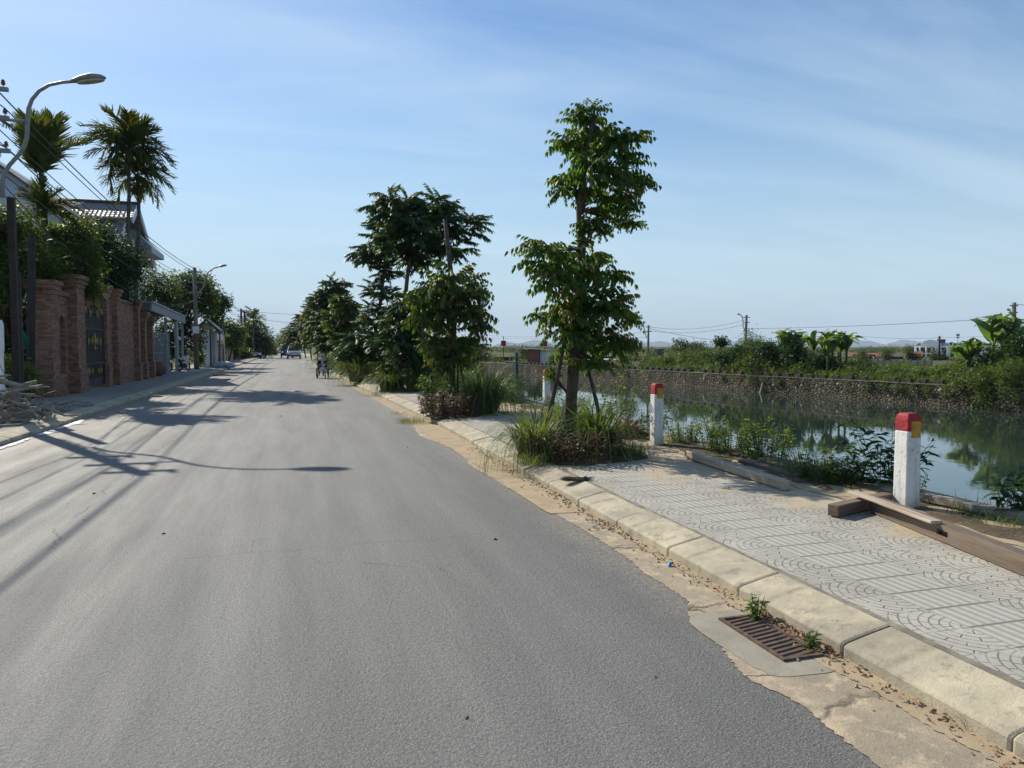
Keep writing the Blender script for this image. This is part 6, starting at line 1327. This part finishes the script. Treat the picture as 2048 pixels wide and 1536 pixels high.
# wheelchair with its rider
def wheelchair():
    c = G(645, 757, 0); t = thing('wheelchair', 'black wheelchair rolling away along the right kerb', 'wheelchair', (c.x, c.y, 0.004), R(4))
    for s in (-1, 1): wheel(t, s * .30, 0, .30, .30, .035, spokes=16)
    for s in (-1, 1): wheel(t, s * .2, .52, .1, .1, .04, name='caster')
    m = MB()
    for s in (-1, 1):
        m.tube([(s * .23, -.02, .3), (s * .23, -.1, .98), (s * .23, -.22, 1.0)], .014, 6); m.tube([(s * .23, -.05, .5), (s * .23, .42, .5), (s * .2, .52, .15)], .014, 6); m.tube([(s * .23, -.07, .72), (s * .23, .3, .72), (s * .23, .32, .5)], .014, 6); m.tube([(s * .15, .5, .18), (s * .12, .62, .12)], .012, 5)
    m.tube([(-.3, 0, .3), (.3, 0, .3)], .016, 6); m.tube([(-.22, .1, .32), (.22, .35, .48)], .012, 5); m.tube([(.22, .1, .32), (-.22, .35, .48)], .012, 5); m.build('frame', M_['gate'], t)
    MB().box((0, .2, .49), (.44, .44, .05)).build('seat', M_['navy'], t, bevel=.01); MB().box((0, -.10, .73), (.45, .035, .44), 0, Matrix.Rotation(R(8), 4, 'X')).build('backrest', M_['navy'], t, bevel=.012); MB().box((0, -.15, .50), (.36, .07, .2)).build('bag', M_['tarp'], t, bevel=.02)
    for s in (-1, 1): MB().box((s * .12, .62, .12), (.14, .2, .015)).build('footrest', M_['galv'], t)
    # rider: one continuous skinned body
    me = bpy.data.meshes.new('body'); J = {'pel': (0, .05, .56, .135), 'wst': (0, .03, .72, .125), 'chs': (0, .0, .90, .15), 'nck': (0, .01, 1.06, .055), 'hd0': (0, .03, 1.13, .075), 'hd1': (0, .04, 1.20, .09), 'hd2': (0, .03, 1.27, .06)}
    for s, k in ((-1, 'l'), (1, 'r')): J.update({'sh' + k: (s * .17, 0, .99, .06), 'el' + k: (s * .27, .02, .76, .045), 'wr' + k: (s * .24, .24, .74, .03), 'ha' + k: (s * .235, .33, .745, .035), 'hp' + k: (s * .09, .1, .56, .095), 'kn' + k: (s * .11, .48, .58, .065), 'an' + k: (s * .11, .56, .2, .042), 'ft' + k: (s * .12, .7, .16, .04)})
    ks = list(J); E = [('pel', 'wst'), ('wst', 'chs'), ('chs', 'nck'), ('nck', 'hd0'), ('hd0', 'hd1'), ('hd1', 'hd2')] + [e for k in 'lr' for e in (('chs', 'sh' + k), ('sh' + k, 'el' + k), ('el' + k, 'wr' + k), ('wr' + k, 'ha' + k), ('pel', 'hp' + k), ('hp' + k, 'kn' + k), ('kn' + k, 'an' + k), ('an' + k, 'ft' + k))]
    me.from_pydata([J[k][:3] for k in ks], [(ks.index(a), ks.index(b)) for a, b in E], []); me.materials.append(M_['skin']); o = bpy.data.objects.new('person', me); C.objects.link(o); o.location = (c.x, c.y, .004); o.rotation_euler = (0, 0, R(4)); tag(o, 'person in pale grey clothes sitting in the wheelchair, seen from behind', 'person')
    sk = o.modifiers.new('skin', 'SKIN'); 
    for i, k in enumerate(ks): me.skin_vertices[0].data[i].radius = (J[k][3],) * 2
    me.skin_vertices[0].data[0].use_root = True; sb_ = o.modifiers.new('sub', 'SUBSURF'); sb_.levels = 1; sb_.render_levels = 2
    m = MB(); m.lathe([(.13, .60), (.165, .66), (.16, .80), (.185, .92), (.17, 1.0), (.09, 1.05), (.05, 1.07)], 14, (0, .02, 0)); m.build('shirt', M_['shirt'], o, smooth=True)
    m = MB(); m.lathe([(.05, 1.12), (.098, 1.17), (.103, 1.23), (.085, 1.285), (.03, 1.31)], 12, (0, .02, 0)); m.build('hair', M_['hair'], o, smooth=True)
wheelchair()
def motorbike(label, loc, rz, paint, shield):
    t = thing('motorbike', label, 'motorbike', loc, rz, 'motorbikes parked under the carport')
    wheel(t, 0, -.62, .29, .29, .09, spokes=10); wheel(t, 0, .62, .29, .29, .09, spokes=10)
    m = MB(); m.prism([(-.78, .52), (-.5, .62), (-.2, .5), (.15, .33), (.3, .33), (.42, .62), (.75, .66), (.8, .56), (.55, .38), (.2, .22), (-.1, .24), (-.3, .4)], -.11, .11, 'x'); m.build('body', M_[paint], t, bevel=.03)
    m = MB(); m.prism([(-.34, .95), (-.28, .95), (-.12, .35), (-.2, .32)], -.19, .19, 'x'); m.build('leg_shield', M_[shield], t, bevel=.015)
    m = MB(); m.prism([(.05, .68), (.3, .74), (.75, .76), (.82, .70), (.7, .62), (.1, .62)], -.13, .13, 'x'); m.build('seat', M_['black'], t, bevel=.03)
    m = MB(); m.tube([(0, -.62, .29), (0, -.36, .98)], .03, 6); m.tube([(-.33, -.24, 1.03), (-.15, -.36, 1.0), (.15, -.36, 1.0), (.33, -.24, 1.03)], .015, 6); m.build('handlebar', M_['galv'], t)
    MB().lathe([(.03, 0), (.085, .05), (.09, .12), (.02, .16)], 12, (0, -.5, .95), Matrix.Rotation(math.pi/2, 4, 'X')).build('headlight', M_['mirror'], t)
    for s in (-1, 1): MB().tube([(s * .25, -.3, 1.02), (s * .3, -.3, 1.2)], .008, 5).build('mirror_stem', M_['galv'], t); MB().lathe([(.01, -.01), (.055, 0), (.01, .012)], 10, (s * .31, -.3, 1.23), Matrix.Rotation(math.pi/2, 4, 'X')).build('mirror', M_['mirror'], t)
    MB().box((0, .86, .5), (.16, .03, .16)).build('number_plate', M_['white'], t); m = MB(); m.prism([(-.9, .42), (-.62, .63), (-.38, .46), (-.62, .585)], -.06, .06, 'x'); m.build('front_mudguard', M_[shield], t)
    MB().tube([(.15, .1, .25), (.17, .75, .3)], [.035, .045], 8).build('exhaust', M_['galv'], t)
c = G(368, 742, .14); motorbike('motorbike with a white leg shield parked before the carport post', (c.x, c.y, .137), R(165), 'black', 'white')
motorbike('dark motorbike in the carport shade left of the other one', (c.x - .9, c.y - 2.3, .137), R(150), 'black', 'navy')
p = G(311, 752, .14); m = MB(); m.lathe([(.16, 0), (.36, .12), (.44, .35), (.36, .58), (.26, .68), (.30, .74)], 18); tag(m.build('clay_jar', M_['terracotta'], None, smooth=True, loc=(p.x + .1, p.y, .137)), 'big dark clay jar at the foot of the last brick pillar', 'jar')
def sack(label, loc, s, sd_):
    bm_ = MB(); n = 12; lv = [(0, .55), (.12, .95), (.4, 1.0), (.7, .75), (.95, .25), (1, .05)]; r3 = random.Random(sd_); vs = [(f * .55 * s * math.cos(2*math.pi*k/n) * r3.uniform(.85, 1.12), f * .4 * s * math.sin(2*math.pi*k/n) * r3.uniform(.85, 1.12), z * .42 * s) for z, f in lv for k in range(n)]; N = len(lv)
    bm_.add(vs, [(i*n+k, i*n+(k+1) % n, (i+1)*n+(k+1) % n, (i+1)*n+k) for i in range(N-1) for k in range(n)] + [tuple(range(n))[::-1], tuple((N-1)*n+k for k in range(n))]); o = bm_.build('sack', M_['tarp'], None, smooth=True, loc=loc); o.rotation_euler[2] = r3.uniform(0, 3); tag(o, label, 'sack', 'pale sacks dumped on the left pavement')
for i, (px, dy, s, lab) in enumerate([(436, 0, 1.2, 'leftmost pale sack'), (445, -.3, 1.4, 'second pale sack from the left, the biggest'), (455, .2, 1.3, 'third pale sack from the left'), (464, -.4, 1.0, 'rightmost pale sack, near the kerb')]): p = G(px, 734, .14); sack(lab + ' beyond the white gatehouse', (p.x, p.y + dy * 2, .137), s * .8, i)
p = G(425, 752, .02); m = MB(); m.tube([(0, 0, .03), (.4, .1, .06), (.9, -.1, .05), (1.4, .05, .03)], [.05, .045, .035, .02], 6); m.tube([(.4, .1, .06), (.2, .5, .25)], [.03, .01], 5); tag(m.build('fallen_branch', M_['bark'], None, loc=(p.x, p.y, .0)), 'dark broken branch lying across the left kerb before the gatehouse', 'branch')
p = G(462, 752, .02); 
# truck on the far road
c = PD(1310, 713, 170); t = thing('truck', 'small dark truck on the far road right of the first far pole', 'truck', (c.x, c.y, TZ - .45), R(8), None); MB().box((0, 0, 1.1), (1.8, 4.6, .9)).build('body', M_['navy'], t, bevel=.05); MB().box((0, -1.5, 1.9), (1.7, 1.5, .9)).build('cab', M_['carblue'], t, bevel=.1); MB().box((0, -1.5, 2.05), (1.74, 1.1, .4)).build('windows', M_['glass'], t)
for s in (-1, 1):
    for y in (-1.5, 1.4): wheel(t, s * .8, y, .45, .45, .25)
# floating leaves on the water
A = Acc(); n = 26; lv, lq = leaf(1, .6, .05); pos = np.stack([rng.uniform(7, 24, n), rng.uniform(6, 34, n), np.full(n, ZW + .015)], 1); d = rdirs(n, 0, .02); A.inst(lv, lq, pos, frames(d, 0), rng.uniform(.05, .14, n)); tag(A.build('floating_leaves', M_['dead']), 'scattered fallen leaves floating on the canal', 'floating leaves', None, 'stuff')

# ------------------------------------------------------------------ haze
hm = bpy.data.materials.new('haze_air'); hm.use_nodes = True; ht = hm.node_tree; ht.nodes.remove(ht.nodes['Principled BSDF'])
pv = ht.nodes.new('ShaderNodeVolumePrincipled'); pv.inputs['Color'].default_value = (.72, .84, 1, 1); pv.inputs['Density'].default_value = .00010; pv.inputs['Anisotropy'].default_value = 0.0
ht.links.new(pv.outputs[0], ht.nodes['Material Output'].inputs['Volume'])
HAZE = MB().box((0, 6400, 190), (24000, 14000, 470)).build('haze', hm); tag(HAZE, 'pale blue air haze over the plain', 'haze', None, 'stuff')
